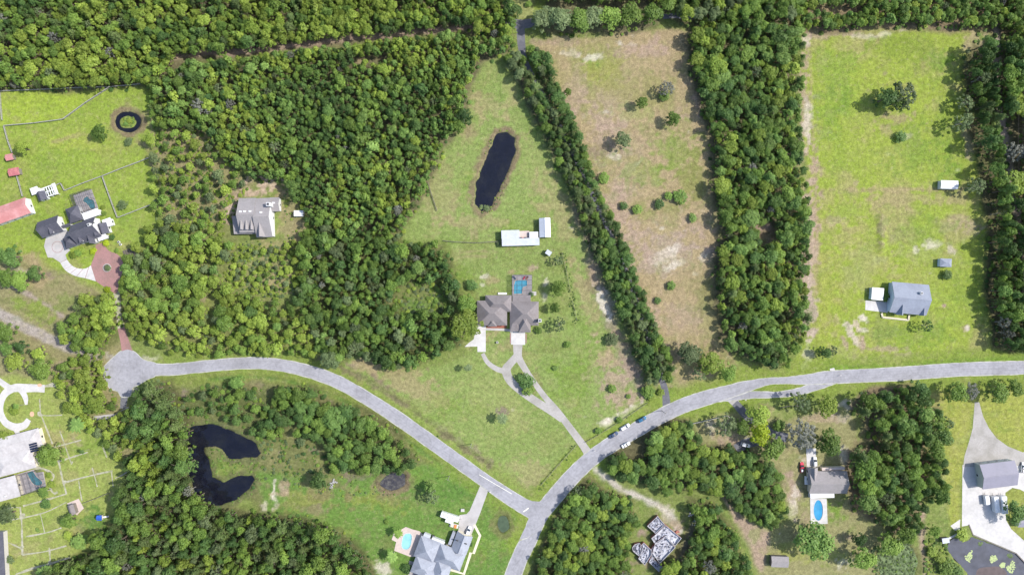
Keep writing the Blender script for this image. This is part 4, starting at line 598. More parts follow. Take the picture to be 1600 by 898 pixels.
for mname, nm, cnt in [('soot','charred_rubble',230),('rubble','plaster_rubble',420)]:
    b = MB()
    for inn, hg in rooms:
        c_ = sum(inn, Vector((0,0)))/len(inn)
        for _ in range(cnt//5):
            a_ = random.choice(inn); t_ = random.random()**.6; q = c_+(a_-c_)*t_*.9+Vector((random.uniform(-1.6,1.6),random.uniform(-1.6,1.6))); s_ = random.uniform(.12,.5); an = random.random()*3; u = Vector((math.cos(an),math.sin(an)))*s_; w_ = Vector((-u.y,u.x))*random.uniform(.3,.8); z0 = hg*.55-.05
            if sd_poly(np.array([[q.x,q.y]]), [tuple(p) for p in inn])[0] > -s_*1.1: continue
            b.prism([q+u+w_,q-u+w_,q-u-w_,q+u-w_], z0, z0+random.uniform(.2,.7))
    b.build(nm, M[mname], rt)['kind'] = 'stuff'
h = house('pool_house_bungalow','taupe roofed bungalow with white awning above the bright blue pool','house',(1293,753),0)
block(h,(1293.6,753),59,35,0,3.1,6.0,'gable',roof='taupe',wall='cream'); block(h,(1269.8,743),15.5,27,0,3.05,5.4,'gable','v',roof='taupe',wall='cream',jit=.02); block(h,(1311,744.5),20,19,0,3.0,5.0,'hip','v',roof='taupe',wall='cream',jit=.03,wins=False); block(h,(1284.6,773.5),37.5,8,2,2.5,2.65,'flat',roof='white',wall='white',jit=.04,wins=False,ov=.1); block(h,(1302,731.8),36,4.6,2,2.6,2.75,'flat',roof='deck',wall='cream',jit=.05,wins=False,ov=.1)
vent(h,1270.5,768.5,2.9,'white',1,1,0,'vent_pipe'); vent(h,1282,763,4.3,'dark',.4,.4,0,'vent_pipe')
pool('bright blue oval pool on the white deck below the brown grey bungalow',ell(1278.4,796.5,7.2,16,0,16),'poolstrong',[(1265.5,778.5),(1291.5,778.5),(1293,817.5),(1266.5,819)],'concrete_white','concrete_white')
h = house('garden_shed','weathered brown roofed shed at the south end of the bungalow yard','shed',(1218,877.5),0); block(h,(1218.3,877),27,17,-2,2.5,3.4,'gable',roof='taupe',wall='wood',wins=False,ov=.2)
h = house('workshop','tall workshop with lilac grey metal roof and pale green gable in a concrete yard','workshop',(1551,737),7)
block(h,(1560,741.3),55,39,7,4.6,6.6,'gable',roof='metalroof',wall='greenwall',ov=.3); MB().box(-6,-px(39)*.49-.1,0,-2,-px(39)*.49+.4,3.4).build('door',M['white'],h); MB().box(1,-px(39)*.49-.1,0,5,-px(39)*.49+.4,3.4).build('door',M['white'],h)
h = house('dock_shelter','small pale metal roofed dock shelter at the corner of the lily pond','shelter',(1477,843.5),5); block(h,(1477.6,843.8),11,8,8,2.2,2.4,'flat',roof='white_metal',wall='wood',wins=False,ov=.2)
h = house('garden_shed','lilac grey roofed shed under the tree at the east edge of the yard','shed',(1594,816),0); block(h,(1597,816),14,14,0,2.4,3.2,'gable',roof='metalroof',wall='greywall',wins=False,ov=.2)
h = house('dark_roofed_building','dark slate roof edge of a building at the south western corner','building',(-12,865),3); block(h,(-14,868),42,74,3,3.4,4.4,'gable','v',roof='slate',wall='greywall',wins=False)
# pond wall beside the yard
def wallthing(label, pts, hgt, m, w=.35, z0=-1.3, name='retaining_wall', cat='wall'):
    g = GP(pts); root = empty(name, label, cat, (g[0].x,g[0].y,0)); b = MB()
    for a_,c_ in zip(g,g[1:]):
        a2=a_-g[0]; c2=c_-g[0]; dd=(c2-a2).normalized()*.15; b.bar((a2.x-dd.x,a2.y-dd.y,(hgt+z0)/2),(c2.x+dd.x,c2.y+dd.y,(hgt+z0)/2),w,hgt-z0)
    b.build('wall_face',M[m],root); b2=MB()
    for a_,c_ in zip(g,g[1:]):
        a2=a_-g[0]; c2=c_-g[0]; b2.bar((a2.x,a2.y,hgt+.04),(c2.x,c2.y,hgt+.04),w+.12,.08)
    b2.build('cap',M['wood'],root); return root
wallthing('dark timber retaining wall between the lily pond and the white concrete yard',[(1514,819),(1520.5,835.5),(1588,864),(1606,883)],.1,'wood')
# raised vegetable beds
vb = empty('vegetable_beds','dark raised vegetable beds in parallel rows east of the brick court','garden bed',G(203,396.5),math.radians(20))
for i in range(5): 
    o = MB().box(-2.9+i*1.25,-2.6,0,-2.0+i*1.25,2.6,.35).build('bed_frame',M['wood'],vb); MB().box(-2.82+i*1.25,-2.5,.3,-2.08+i*1.25,2.5,.4).build('soil',M['soil'],o)
pl = empty('planter','round stone planter in the middle of the brick court','planter',G(167.8,418.4)); b = MB(); q = [(2.1*math.cos(t*math.pi/8),2.1*math.sin(t*math.pi/8)) for t in range(16)]
b.prism(q,0,.45); b.build('rim',M['concrete'],pl); MB().prism([(x*.86,y*.86) for x,y in q],.4,.5).build('soil',M['soil'],pl)
# ------------------------------------------------------------------ the ground: one sheet out to the horizon, lawn to woodland floor
def ground_material():
    m = bpy.data.materials.new('ground'); m.use_nodes = True; N = m.node_tree.nodes; L = m.node_tree.links; b = N['Principled BSDF']
    b.inputs['Roughness'].default_value = .95; b.inputs['Specular IOR Level'].default_value = .1
    at = N.new('ShaderNodeAttribute'); at.attribute_name = 'albedo'; tc = N.new('ShaderNodeTexCoord'); cur = at.outputs['Color']
    def noise(sc, det, lo, hi, a, c):
        t = N.new('ShaderNodeTexNoise'); t.inputs['Scale'].default_value = sc; t.inputs['Detail'].default_value = det; t.inputs['Roughness'].default_value = .7; L.new(tc.outputs['Object'], t.inputs['Vector'])
        r = N.new('ShaderNodeMapRange'); r.inputs[1].default_value = lo; r.inputs[2].default_value = hi; r.inputs[3].default_value = a; r.inputs[4].default_value = c; L.new(t.outputs['Fac'], r.inputs[0]); return t, r
    def mulv(c, r):
        v = N.new('ShaderNodeVectorMath'); v.operation = 'SCALE'; L.new(c, v.inputs[0]); L.new(r.outputs[0], v.inputs[3]); return v.outputs[0]
    def tint(c, r, rgb):
        x = N.new('ShaderNodeMix'); x.data_type = 'RGBA'; x.inputs[7].default_value = (*rgb, 1); L.new(r.outputs[0], x.inputs[0]); L.new(c, x.inputs[6]); return x.outputs[2]
    _, r = noise(.11, 5, .5, .72, 0, .34); cur = tint(cur, r, (.25, .215, .10))       # dry straw blotches
    _, r = noise(.07, 5, .54, .74, 0, .45); cur = tint(cur, r, (.085, .155, .024))    # greener clover blotches
    _, r = noise(.55, 4, .55, .75, 0, .55); cur = tint(cur, r, (.27, .225, .14))
    _, r = noise(1.1, 3, .57, .75, 0, .5); cur = tint(cur, r, (.085, .115, .035))       # small thin spots
    _, r = noise(.30, 5, .3, .7, .84, 1.16); cur = mulv(cur, r)
    _, r = noise(.6, 6, .3, .7, .78, 1.22); cur = mulv(cur, r)
    t3, r = noise(1.6, 3, .3, .7, .78, 1.22); cur = mulv(cur, r)
    L.new(cur, b.inputs['Base Color'])
    bp = N.new('ShaderNodeBump'); bp.inputs['Strength'].default_value = .5; bp.inputs['Distance'].default_value = .25; L.new(t3.outputs['Fac'], bp.inputs['Height']); L.new(bp.outputs[0], b.inputs['Normal']); return m
def make_ground():
    q = np.arange(nx*ny).reshape(ny, nx); F = np.stack([q[:-1,:-1], q[:-1,1:], q[1:,1:], q[1:,:-1]], -1).reshape(-1, 4)
    me = bpy.data.meshes.new('ground'); me.vertices.add(nx*ny); me.vertices.foreach_set('co', np.column_stack([P, Z]).astype(np.float32).ravel())
    me.loops.add(F.size); me.loops.foreach_set('vertex_index', F.astype(np.int32).ravel()); me.polygons.add(len(F)); me.polygons.foreach_set('loop_start', np.arange(0, F.size, 4, dtype=np.int32)); me.polygons.foreach_set('loop_total', np.full(len(F), 4, np.int32))
    me.update(calc_edges=True); ca = me.attributes.new('albedo', 'FLOAT_COLOR', 'POINT'); ca.data.foreach_set('color', np.column_stack([C, np.ones(len(C))]).astype(np.float32).ravel())
    me.polygons.foreach_set('use_smooth', np.ones(len(F), bool)); me.materials.append(ground_material()); tag(place('ground', me), kind='structure')
make_ground()
def gz(x, y):
    i = np.clip(np.searchsorted(xs, x)-1, 0, nx-2); j = np.clip(np.searchsorted(ys, y)-1, 0, ny-2); return Z[(j*nx+i)]

# ------------------------------------------------------------------ fences, poles and small things
def fence(label, pts, m='fence', h=1.3, step=2.6, rails=3, group=None, rw=.2):
    g = GP(pts); o = g[0]; root = empty('fence', label, 'fence', (o.x,o.y,0), 0, group); b = MB(); segs = list(zip(g, g[1:]))
    for a, c in segs:
        a = a-o; c = c-o; n = max(1, round((c-a).length/step))
        for i in range(n+1):
            p = a.lerp(c, i/n); b.box(p.x-.09,p.y-.09,-.5,p.x+.09,p.y+.09,h+.08)
    b.build('post', M[m], root)['kind'] = 'stuff'
    for k in range(rails):
        z = h*(k+1)/rails-.1; r = MB()
        for a, c in segs: a = a-o; c = c-o; r.bar((a.x,a.y,z),(c.x,c.y,z),rw if k == rails-1 else .06,.15)
        r.build('rail', M[m], root)
G_ = 'weathered paddock fences round the western lawns'
for lb, pts in [('grey board fence along the south edge of the north western wood',[(2,143),(60,141),(140,137),(171,137),(222,132)]),('grey board fence running diagonally down from the wood to the upper paddock corner',[(171,138),(134,162),(100,187),(55,193),(8,197)]),('grey board fence down the far west side of the upper paddock',[(1,140),(3,165),(5,188)]),
    ('grey board fence from the paddock corner down to the small red shed',[(8,198),(14,220),(21,239)]),('short grey fence between the larger red shed and the red barn',[(28,275),(33,292),(37,307)]),('long grey fence rising across the lawn from the screened pool to the wood edge',[(103,298),(130,287),(160,276),(190,264),(222,252),(234,247)]),('short white fence at the east end of the pergola',[(86,291),(96.5,286.5),(102.5,298)]),
    ('white rail fence running down the east side of the screened pool lawn',[(161,275),(170,300),(178,322),(185,340)]),('thin grey fence between the white rail fence and the wood',[(186,340),(212,330),(240,319)])]: fence(lb, pts, 'fence', group=G_, rw=.34)
fence('dark wire fence across the lawn from the wood corner to the long stable',[(693,376),(710,378),(745,379.5),(783,377)],'wood',1.2,3,3); fence('dark wire fence beside the grass near the wood above its corner',[(669,286),(676,308),(683,329)],'wood',1.2,3,3)
fence('dark wire fence overgrown with weeds east of the screened pool',[(878,395),(884,420),(891,455)],'wood',1.2,2.6,2,rw=.08); fence('shorter dark wire fence south east of the centre house',[(894,470),(898,485),(901,500)],'wood',1.2,2.6,2,rw=.08)
fence('dark wire fence along the road verge north of the parked cars',[(915,690),(934,679),(972,655),(1011,629)],'wood',1.1,2.6,2,rw=.08); fence('dark wire fence on the verge between the drive and the junction',[(901,694),(880,717),(862,737),(845,757)],'wood',1.1,2.6,2,rw=.08)
fence('timber board fence round the sandy yard by the dark asphalt drive',[(1080,661),(1108,655),(1135,648),(1141,653)],'fence',1.5,2.4,4,rw=.3); fence('dark rail fence by the trees south of the south western garden shed',[(131,785),(150,778),(171,769)],'wood',1.1,2.6,3)
fence('low timber fence on the south side of the eastern cul drive',[(1218,636),(1235,633),(1255,634)],'wood',1.1,2.6,3)
def mailbox(label, x, y, ang=0, m='white'):
    r = empty('mailbox', label, 'mailbox', G(x,y), math.radians(ang)); MB().box(-.06,-.06,0,.06,.06,1.05).build('post',M['wood'],r)
    MB().prism([(-.3,-.16),(.3,-.16),(.3,.16),(-.3,.16)],1.05,1.3).add([(-.3,-.16,1.3),(.3,-.16,1.3),(.3,.16,1.3),(-.3,.16,1.3),(-.3,0,1.42),(.3,0,1.42)],[(0,1,5,4),(2,3,4,5),(1,2,5),(3,0,4)]).build('box',M[m],r); MB().box(.05,-.2,1.1,.25,-.165,1.4).build('flag',M['carred'],r)
mailbox('white mailbox on the lawn side near the south house drive',766,767,-30); mailbox('white mailbox on the verge by the dark asphalt drive',1164,624,10); mailbox('white mailbox near the culvert drive of the blue grey house',1312,586,5); mailbox('white mailbox at the foot of the centre house loop drive',929,703,30)
def pole(label, x, y, h=10, ang=0):
    r = empty('utility_pole', label, 'utility pole', G(x,y), math.radians(ang)); MB().tube([(0,0,-.5),(0,0,h)],[.16,.11],8).build('mast',M['greybark'],r); MB().box(-1.2,-.06,h-.8,1.2,.06,h-.65).build('crossarm',M['wood'],r)
    for x_ in (-1.1,0,1.1): MB().tube([(x_,0,h-.65),(x_,0,h-.35)],[.06,.04],6).build('insulator',M['white'],r)
pole('grey utility pole in the tree strip at the east edge',1579,428,11); pole('grey utility pole on the grass verge north of the south house',702,743,8,-35); pole('grey utility pole beside the road south east of the loop drive',736.5,693,8,-35); pole('grey utility pole at the end of the tree lined lane',1034,641,9,60)
w_ = empty('power_line','pair of power lines strung above the eastern tree strip','power line',G(1579,428)); p0 = w_.location
for dx in (-1.1,1.1):
    pts=[]; 
    for (x0,y0,x1,y1) in [(1572,150,1579,428),(1579,428,1582,640)]:
        a,c=G(x0,y0),G(x1,y1)
        for i in range(9): t=i/8; q=a.lerp(c,t)-p0; pts.append((q.x+dx,q.y,10.4-6*t*(1-t)))
    MB().tube(pts,[.03]*len(pts),4).build('cable',M['wire'],w_)
for i,(x,y,s_,lb) in enumerate([(522,750,1.5,'pile of pale broken stone on the meadow beside the round dark tree'),(518,757,1.4,'small heap of pale stone south of the stone pile'),(1081,803,1.5,'pale stone heap at the wood edge north east of the ruin'),(1086,815,1.4,'pale stone heap nearest the dark track east of the ruin'),(1058,830,1.6,'reddish brick heap outside the north wall of the ruin')]):
    r = empty('stone_heap', lb, 'stone heap', G(x,y)); rr = random.Random(i)
    for k in range(9):
        q = [(math.cos(t*1.047)*rr.uniform(.3,.45), math.sin(t*1.047)*rr.uniform(.3,.45)) for t in range(6)]; o = MB().prism(q,-.1,rr.uniform(.3,.8)).build('stone',M['redbrick' if i == 4 else 'rock'],r,(max(-1,min(1,rr.gauss(0,.5)))*s_,max(-1,min(1,rr.gauss(0,.5)))*s_,0))
ps = empty('play_set','blue canopied play tower with white slide on the garden lawn','play set',G(160,806)); b = MB()
for x in (-1,1):
    for y in (-1,1): b.bar((x,y,0),(x,y,2.8),.14,.14)
b.build('post',M['timber'],ps)['kind']='stuff'; MB().box(-1.05,-1.05,1.3,1.05,1.05,1.42).build('platform',M['timber'],ps)
MB().add([(-1.3,-1.3,2.6),(1.3,-1.3,2.6),(1.3,1.3,2.6),(-1.3,1.3,2.6),(-1.3,0,3.4),(1.3,0,3.4)],[(0,1,5,4),(2,3,4,5),(1,2,5),(3,0,4),(3,2,1,0)]).build('canopy',M['bluecloth'],ps)
MB().add([(1.05,-.4,1.42),(1.05,.4,1.42),(3.4,.4,.2),(3.4,-.4,.2),(1.05,-.4,1.3),(1.05,.4,1.3),(3.4,.4,.08),(3.4,-.4,.08)],[(0,3,2,1),(4,5,6,7),(0,4,7,3),(1,2,6,5),(3,7,6,2),(0,1,5,4)]).build('slide',M['white'],ps)
for k,(x,y,lb) in enumerate([(187,378,'upper of two white garden urns on the lawn by the brick court'),(189.5,382,'lower of two white garden urns on the lawn by the brick court'),(777,534.5,'white fountain bowl on the small lawn of the centre house')]):
    r = empty('garden_urn', lb, 'garden urn', G(x,y)); MB().tube([(0,0,0),(0,0,.15),(0,0,.4),(0,0,.5),(0,0,.9),(0,0,1.0)],[.4,.4,.15,.18,.55,.6],10).build('bowl',M['white'],r); MB().prism([(.45*math.cos(t*.628),.45*math.sin(t*.628)) for t in range(10)],.99,1.03).build('planting',M['soil'],r)
for i,pts in enumerate([[(650,560),(690,570),(680,620),(690,650),(660,735),(620,720),(590,690),(585,650),(630,620)],[(960,630),(1000,640),(1030,690),(985,720),(940,745),(915,700),(925,655)],[(1090,730),(1130,740),(1120,800),(1070,810),(1045,770)],[(1210,700),(1260,730),(1270,800),(1245,860),(1210,885),(1150,850),(1130,790),(1190,760)],[(770,460),(820,455),(835,490),(790,515),(760,495)],[(1150,600),(1220,620),(1235,660),(1190,680),(1150,650)]]):
    r_ = random.Random(i); b = MB(); q = [(1440+x/8.55,793+y/8.55) for x,y in pts]; V = np.array(xyp(q)); lo,hi = V.min(0),V.max(0); c_ = V.mean(0); col_ = i in (4,5)
    for _ in range(260):
        p = np.array([r_.uniform(lo[0],hi[0]),r_.uniform(lo[1],hi[1])])
        if sd_poly(p[None],V)[0] > -.12: continue
        if col_ and r_.random() < .6: continue
        s_ = r_.uniform(.16,.34); a0 = r_.random()*6; b.add([(p[0]-c_[0]+s_*math.cos(a0+t*.9),p[1]-c_[1]+s_*math.sin(a0+t*.9),r_.uniform(-.475,-.44)) for t in range(7)],[tuple(range(7))])
    o = b.build('lily_pads',M['marsh' if col_ else 'lily'],None,(c_[0],c_[1],0)); o['kind']='stuff'

# ------------------------------------------------------------------ vehicles (x forward)
def wheels(root, xs_, hw, r=.34, w=.22):
    for x in xs_:
        for s_ in (-1,1):
            t = MB(); n = 12; v = [(x+r*math.cos(k*math.pi/6), s_*hw+e*w/2, r+r*math.sin(k*math.pi/6)) for e in (-1,1) for k in range(n)]
            t.add(v,[(k,(k+1)%n,(k+1)%n+n,k+n) for k in range(n)]+[tuple(range(n-1,-1,-1)),tuple(range(n,2*n))]); o = t.build('wheel',M['tyre'],root)
            v = [(x+.6*r*math.cos(k*math.pi/4), s_*(hw+w/2)+e*.02, r+.6*r*math.sin(k*math.pi/4)) for e in (-1,1) for k in range(8)]; MB().add(v,[(k,(k+1)%8,(k+1)%8+8,k+8) for k in range(8)]+[tuple(range(7,-1,-1)),tuple(range(8,16))]).build('rim',M['chrome'],o)
def loft(secs, cap=True):
    n = len(secs[0]); b = MB(); v = [p for s_ in secs for p in s_]; f = [(i*n+k,(i+1)*n+k,(i+1)*n+(k+1)%n,i*n+(k+1)%n) for i in range(len(secs)-1) for k in range(n)]
    return b.add(v, f+[tuple(range(n)), tuple(range(len(secs)*n-1,(len(secs)-1)*n-1,-1))])
def ring_(x, hw, z0, z1, c=.16): return [(x,-hw,z0),(x,hw,z0),(x,hw,z1-c),(x,hw-c,z1),(x,-hw+c,z1),(x,-hw,z1-c)]
def car(label, x, y, ang, paint, L_=4.7, kind='suv', cat='car', group=None):
    r = empty('parked_car' if cat == 'car' else 'pickup_truck', label, cat, G(x,y), math.radians(ang), group); r.location.z = .045; h = L_/2; hw = .92
    loft([ring_(-h,hw*.82,.5,.85),ring_(-h+.12,hw*.95,.35,1.0),ring_(-h+.7,hw,.28,1.05),ring_(0,hw,.28,1.05),ring_(h-1.2,hw,.28,1.02),ring_(h-.3,hw*.93,.3,.9),ring_(h,hw*.75,.45,.72)]).build('body',M[paint],r,smooth=False)
    b0,b1 = {'suv':(-h+.25,h-1.35),'sedan':(-h+1.0,h-1.5),'pickup':(-.5,h-1.4)}[kind]; zt = 1.72 if kind != 'sedan' else 1.45; f0 = .35 if kind != 'pickup' else .2
    loft([ring_(b0,hw*.9,1.03,1.06,.02),ring_(b0+f0,hw*.80,1.03,zt-.03,.1),ring_(b1-.85,hw*.80,1.03,zt-.03,.1),ring_(b1,hw*.88,1.03,1.06,.02)]).build('glasshouse',M['glass'],r)
    loft([ring_(b0+f0+.02,hw*.76,zt-.06,zt,.04),ring_((b0+b1)/2,hw*.80,zt-.06,zt+.05,.08),ring_(b1-.92,hw*.76,zt-.06,zt,.04)]).build('roof',M[paint],r)
    if kind == 'pickup':
        MB().box(-h+.15,-.72,1.055,-.6,.72,1.07).build('cargo_bed',M['dark'],r); MB().box(-h+.5,-.5,1.07,-1.0,.4,1.3).build('cargo',M['white'],r)
    for s_ in (-1,1):
        MB().box(h-.34,s_*.62-.17,.66,h-.05,s_*.62+.17,.80).build('headlight',M['lamp'],r); MB().box(-h-.01,s_*.6-.16,.7,-h+.1,s_*.6+.16,.86).build('tail_light',M['taillamp'],r); MB().box(b1-.75,s_*1.02-.1,1.0,b1-.6,s_*1.02+.08,1.15).build('mirror',M[paint],r)
    wheels(r, (-h*.62,h*.62), hw-.1); return r
gc = 'cars parked along the curving road'
car('dark blue car parked last in line on the grass verge',958.5,678.5,30,'cardark',5,'sedan',group=gc); car('white pickup parked on the verge between the two blue cars',976,666.5,30,'carwhite',5.4,'suv',group=gc); car('bright blue car parked first in line at the road edge',1002.5,654.5,28,'carblue',5,'suv',group=gc); car('white car parked alone on the south side of the road',977.5,694,28,'carwhite',4.6,'sedan',group=gc)
car('white car half hidden beneath the yellow tree by the sandy yard',1164,694.5,-15,'carwhite',4.8,'suv'); car('white van on the short concrete drive north of the bungalow',1272.3,720.5,90,'carwhite',5.0,'suv'); car('red pickup with loaded bed on the grass west of the bungalow',1252,729,90,'carred',5.2,'pickup','pickup'); car('white car parked at the garage of the south house',732.3,827.5,68,'carwhite',4.6,'suv'); car('white truck at the east end of the workshop',1597,729.5,85,'carwhite',5.5,'pickup','pickup')
def trailer(label, x, y, ang, L_, Wd, h, name='box_trailer', cat='trailer', m='carwhite', z0=.6, group=None):
    r = empty(name, label, cat, G(x,y), math.radians(ang), group); l,w = L_/2,Wd/2
    loft([ring_(-l,w*.97,z0,h-.06,.1),ring_(-l+.15,w,z0-.1,h,.12),ring_(l-.3,w,z0-.1,h,.12),ring_(l,w*.9,z0,h-.35,.15)]).build('body',M[m],r); wheels(r,(-.5,.45),w-.15,.38,.24); MB().bar((l,0,z0),(l+1.1,0,.5),.12,.12).build('hitch',M['dark'],r); return r
gt = 'white trailers parked in the concrete yard'
trailer('shortest and westernmost of three white trailers in the concrete yard',1538.6,779,98,4.6,2.2,2.3,group=gt); trailer('middle of three white trailers in the concrete yard',1551.6,785,97,8.0,2.5,3.1,group=gt); t_ = trailer('largest and easternmost of three white trailers in the concrete yard',1563,785.5,95,8.8,2.9,3.3,'camper_trailer','camper',group=gt)
for x_ in (-2,1.2): MB().box(x_-.5,-.45,3.3,x_+.5,.45,3.55).build('roof_vent',M['white'],t_)
mh = trailer('white motorhome parked on the lawn edge beside the south house drive',703.5,804.5,-18,9.4,2.6,3.1,'motorhome','motorhome')
MB().box(3.6,-1.0,1.6,4.6,1.0,2.6).build('windscreen',M['glass'],mh); wheels(mh,(-3.2,3.3),1.15,.42,.26)
for x_,y_ in ((-3,.3),(-.5,-.3),(1.8,.2)): MB().box(x_-.45,y_-.35,3.1,x_+.45,y_+.35,3.32).build('roof_vent',M['greywall'],mh)
MB().box(-1.6,-3.0,2.75,2.6,-1.3,2.85).build('awning',M['white'],mh)
ut = trailer('flat trailer with orange tarp parked below the motorhome',709.5,820,-15,4.2,1.9,.9,'utility_trailer','trailer','white',.5)
MB().box(-1.6,-.8,.9,-.2,.8,1.25).build('load',M['timber'],ut); MB().box(.2,-.8,.9,1.5,.8,1.35).build('tarp',M['orange'],ut)
trailer('small white boat trailer in the shade against the bungalow west wall',1258.5,749,90,4.2,1.7,1.5,'boat_trailer','trailer')
MB().box(-.9,-.7,0,.9,.7,.9).build('lid',M['greywall'],empty('utility_box','small grey utility box on the lawn north of the motorhome drive','utility box',G(723,796)))
def lounger(label, x, y, ang, m):
    r = empty('sun_lounger', label, 'sun lounger', G(x,y), math.radians(ang)); r.location.z = .14; MB().box(-.35,-.9,.3,.35,.4,.4).build('seat',M[m],r); MB().add([(-.35,.4,.3),(.35,.4,.3),(.35,.95,.8),(-.35,.95,.8),(-.35,.4,.4),(.35,.4,.4),(.35,.9,.88),(-.35,.9,.88)],[(3,2,1,0),(4,5,6,7),(0,1,5,4),(1,2,6,5),(2,3,7,6),(3,0,4,7)]).build('backrest',M[m],r)
    for x_ in (-.3,.3):
        for y_ in (-.8,.35): MB().box(x_-.03,y_-.03,0,x_+.03,y_+.03,.3).build('leg',M['frame'],r)
lounger('red lounger at the north rim of the blue L shaped pool',819,434,-35,'carred'); lounger('dark red lounger beside the red one by the blue L shaped pool',823.5,434,-35,'redbed'); lounger('dark blue lounger at the north west pool corner of the centre house',804,434,40,'cardark')
# ------------------------------------------------------------------ trees: leaf sprays on clumped crowns over tapered limbed trunks
LM = dict(mid=leafmat('leaves_mid',(.088,.160,.032),(.222,.322,.062)), yellow=leafmat('leaves_yellow_green',(.155,.235,.036),(.310,.385,.068)), dark=leafmat('leaves_dark',(.048,.106,.032),(.130,.212,.052)),
          grey=leafmat('leaves_grey_green',(.095,.140,.056),(.190,.240,.105)), pine=leafmat('pine_needles',(.075,.125,.040),(.170,.225,.070)), silver=leafmat('leaves_silver',(.16,.17,.13),(.29,.295,.25)), bright=leafmat('leaves_bright_yellow',(.22,.30,.018),(.37,.45,.028)), fresh=leafmat('leaves_fresh_green',(.105,.200,.045),(.240,.345,.088)))
def leaf_mesh(name, clumps, per, size, m, rnd, up=.28, aspect=.62):
    """clumps: (centre, radius xy, radius z, tone); each leaf spray is one quad standing off the clump's surface"""
    V = []; F = []; T = []
    for c, rx, rz, tone in clumps:
        n = per if not callable(per) else per(rx)
        d = rnd.normal(size=(n,3)); d[:,2] = np.abs(d[:,2])*.9-.22*(rnd.random(n) < .45); d /= np.linalg.norm(d,axis=1)[:,None]
        rad = rnd.uniform(.62,1.14,n)[:,None]; p = np.array(c)+d*np.array([rx,rx,rz])*rad
        nn = d*1.0+rnd.normal(size=(n,3))*.40+np.array([0,0,up]); nn /= np.linalg.norm(nn,axis=1)[:,None]
        t = np.cross(nn, rnd.normal(size=(n,3))); t /= np.linalg.norm(t,axis=1)[:,None]; b = np.cross(nn,t); s_ = (size*rnd.uniform(.6,1.35,n))[:,None]
        q = np.stack([p-t*s_-b*s_*aspect*.6, p+t*s_*.2-b*s_*aspect, p+t*s_, p-t*s_*.1+b*s_*aspect],1); k = len(V)*4
        V.append(q.reshape(-1,3)); T += list(np.repeat(np.clip(tone+rnd.normal(size=n)*.16,0,1),4))
    V = np.concatenate(V); nq = len(V)//4; me = bpy.data.meshes.new(name); me.vertices.add(len(V)); me.vertices.foreach_set('co',V.astype(np.float32).ravel()); me.loops.add(nq*4); me.loops.foreach_set('vertex_index',np.arange(nq*4,dtype=np.int32))
    me.polygons.add(nq); me.polygons.foreach_set('loop_start',np.arange(0,nq*4,4,dtype=np.int32)); me.polygons.foreach_set('loop_total',np.full(nq,4,np.int32)); me.update(calc_edges=True)
    a = me.attributes.new('v','FLOAT','POINT'); a.data.foreach_set('value',np.array(T,np.float32)); me.materials.append(LM[m]); return me
def trunk_mesh(R, Ht, rnd, limbs=5, base=.32, lean=.3, mt='bark', top=.8):
    b = MB(); P_ = [np.array([rnd.normal()*lean*i/4, rnd.normal()*lean*i/4, Ht*top*i/4-.3*(i == 0)]) for i in range(5)]; b.tube(P_,[base*(1-.19*i) for i in range(5)],7)
    for k in range(limbs):
        a = k*2.4+rnd.random(); i = 1+k % 3; p = P_[i]*.6+P_[i+1]*.4; q = p+np.array([math.cos(a)*R*.35,math.sin(a)*R*.35,Ht*.10]); e = p+np.array([math.cos(a)*R*.72,math.sin(a)*R*.72,Ht*.17]); b.tube([p,q,e],[base*.45,base*.3,base*.1],5)
    me = bpy.data.meshes.new('trunk'); me.from_pydata([tuple(map(float,v)) for v in b.v],[],b.f); me.materials.append(M[mt]); return me
R0, H0 = 3.5, 10.0     # prototypes: crown radius 3.5 m, height 10 m
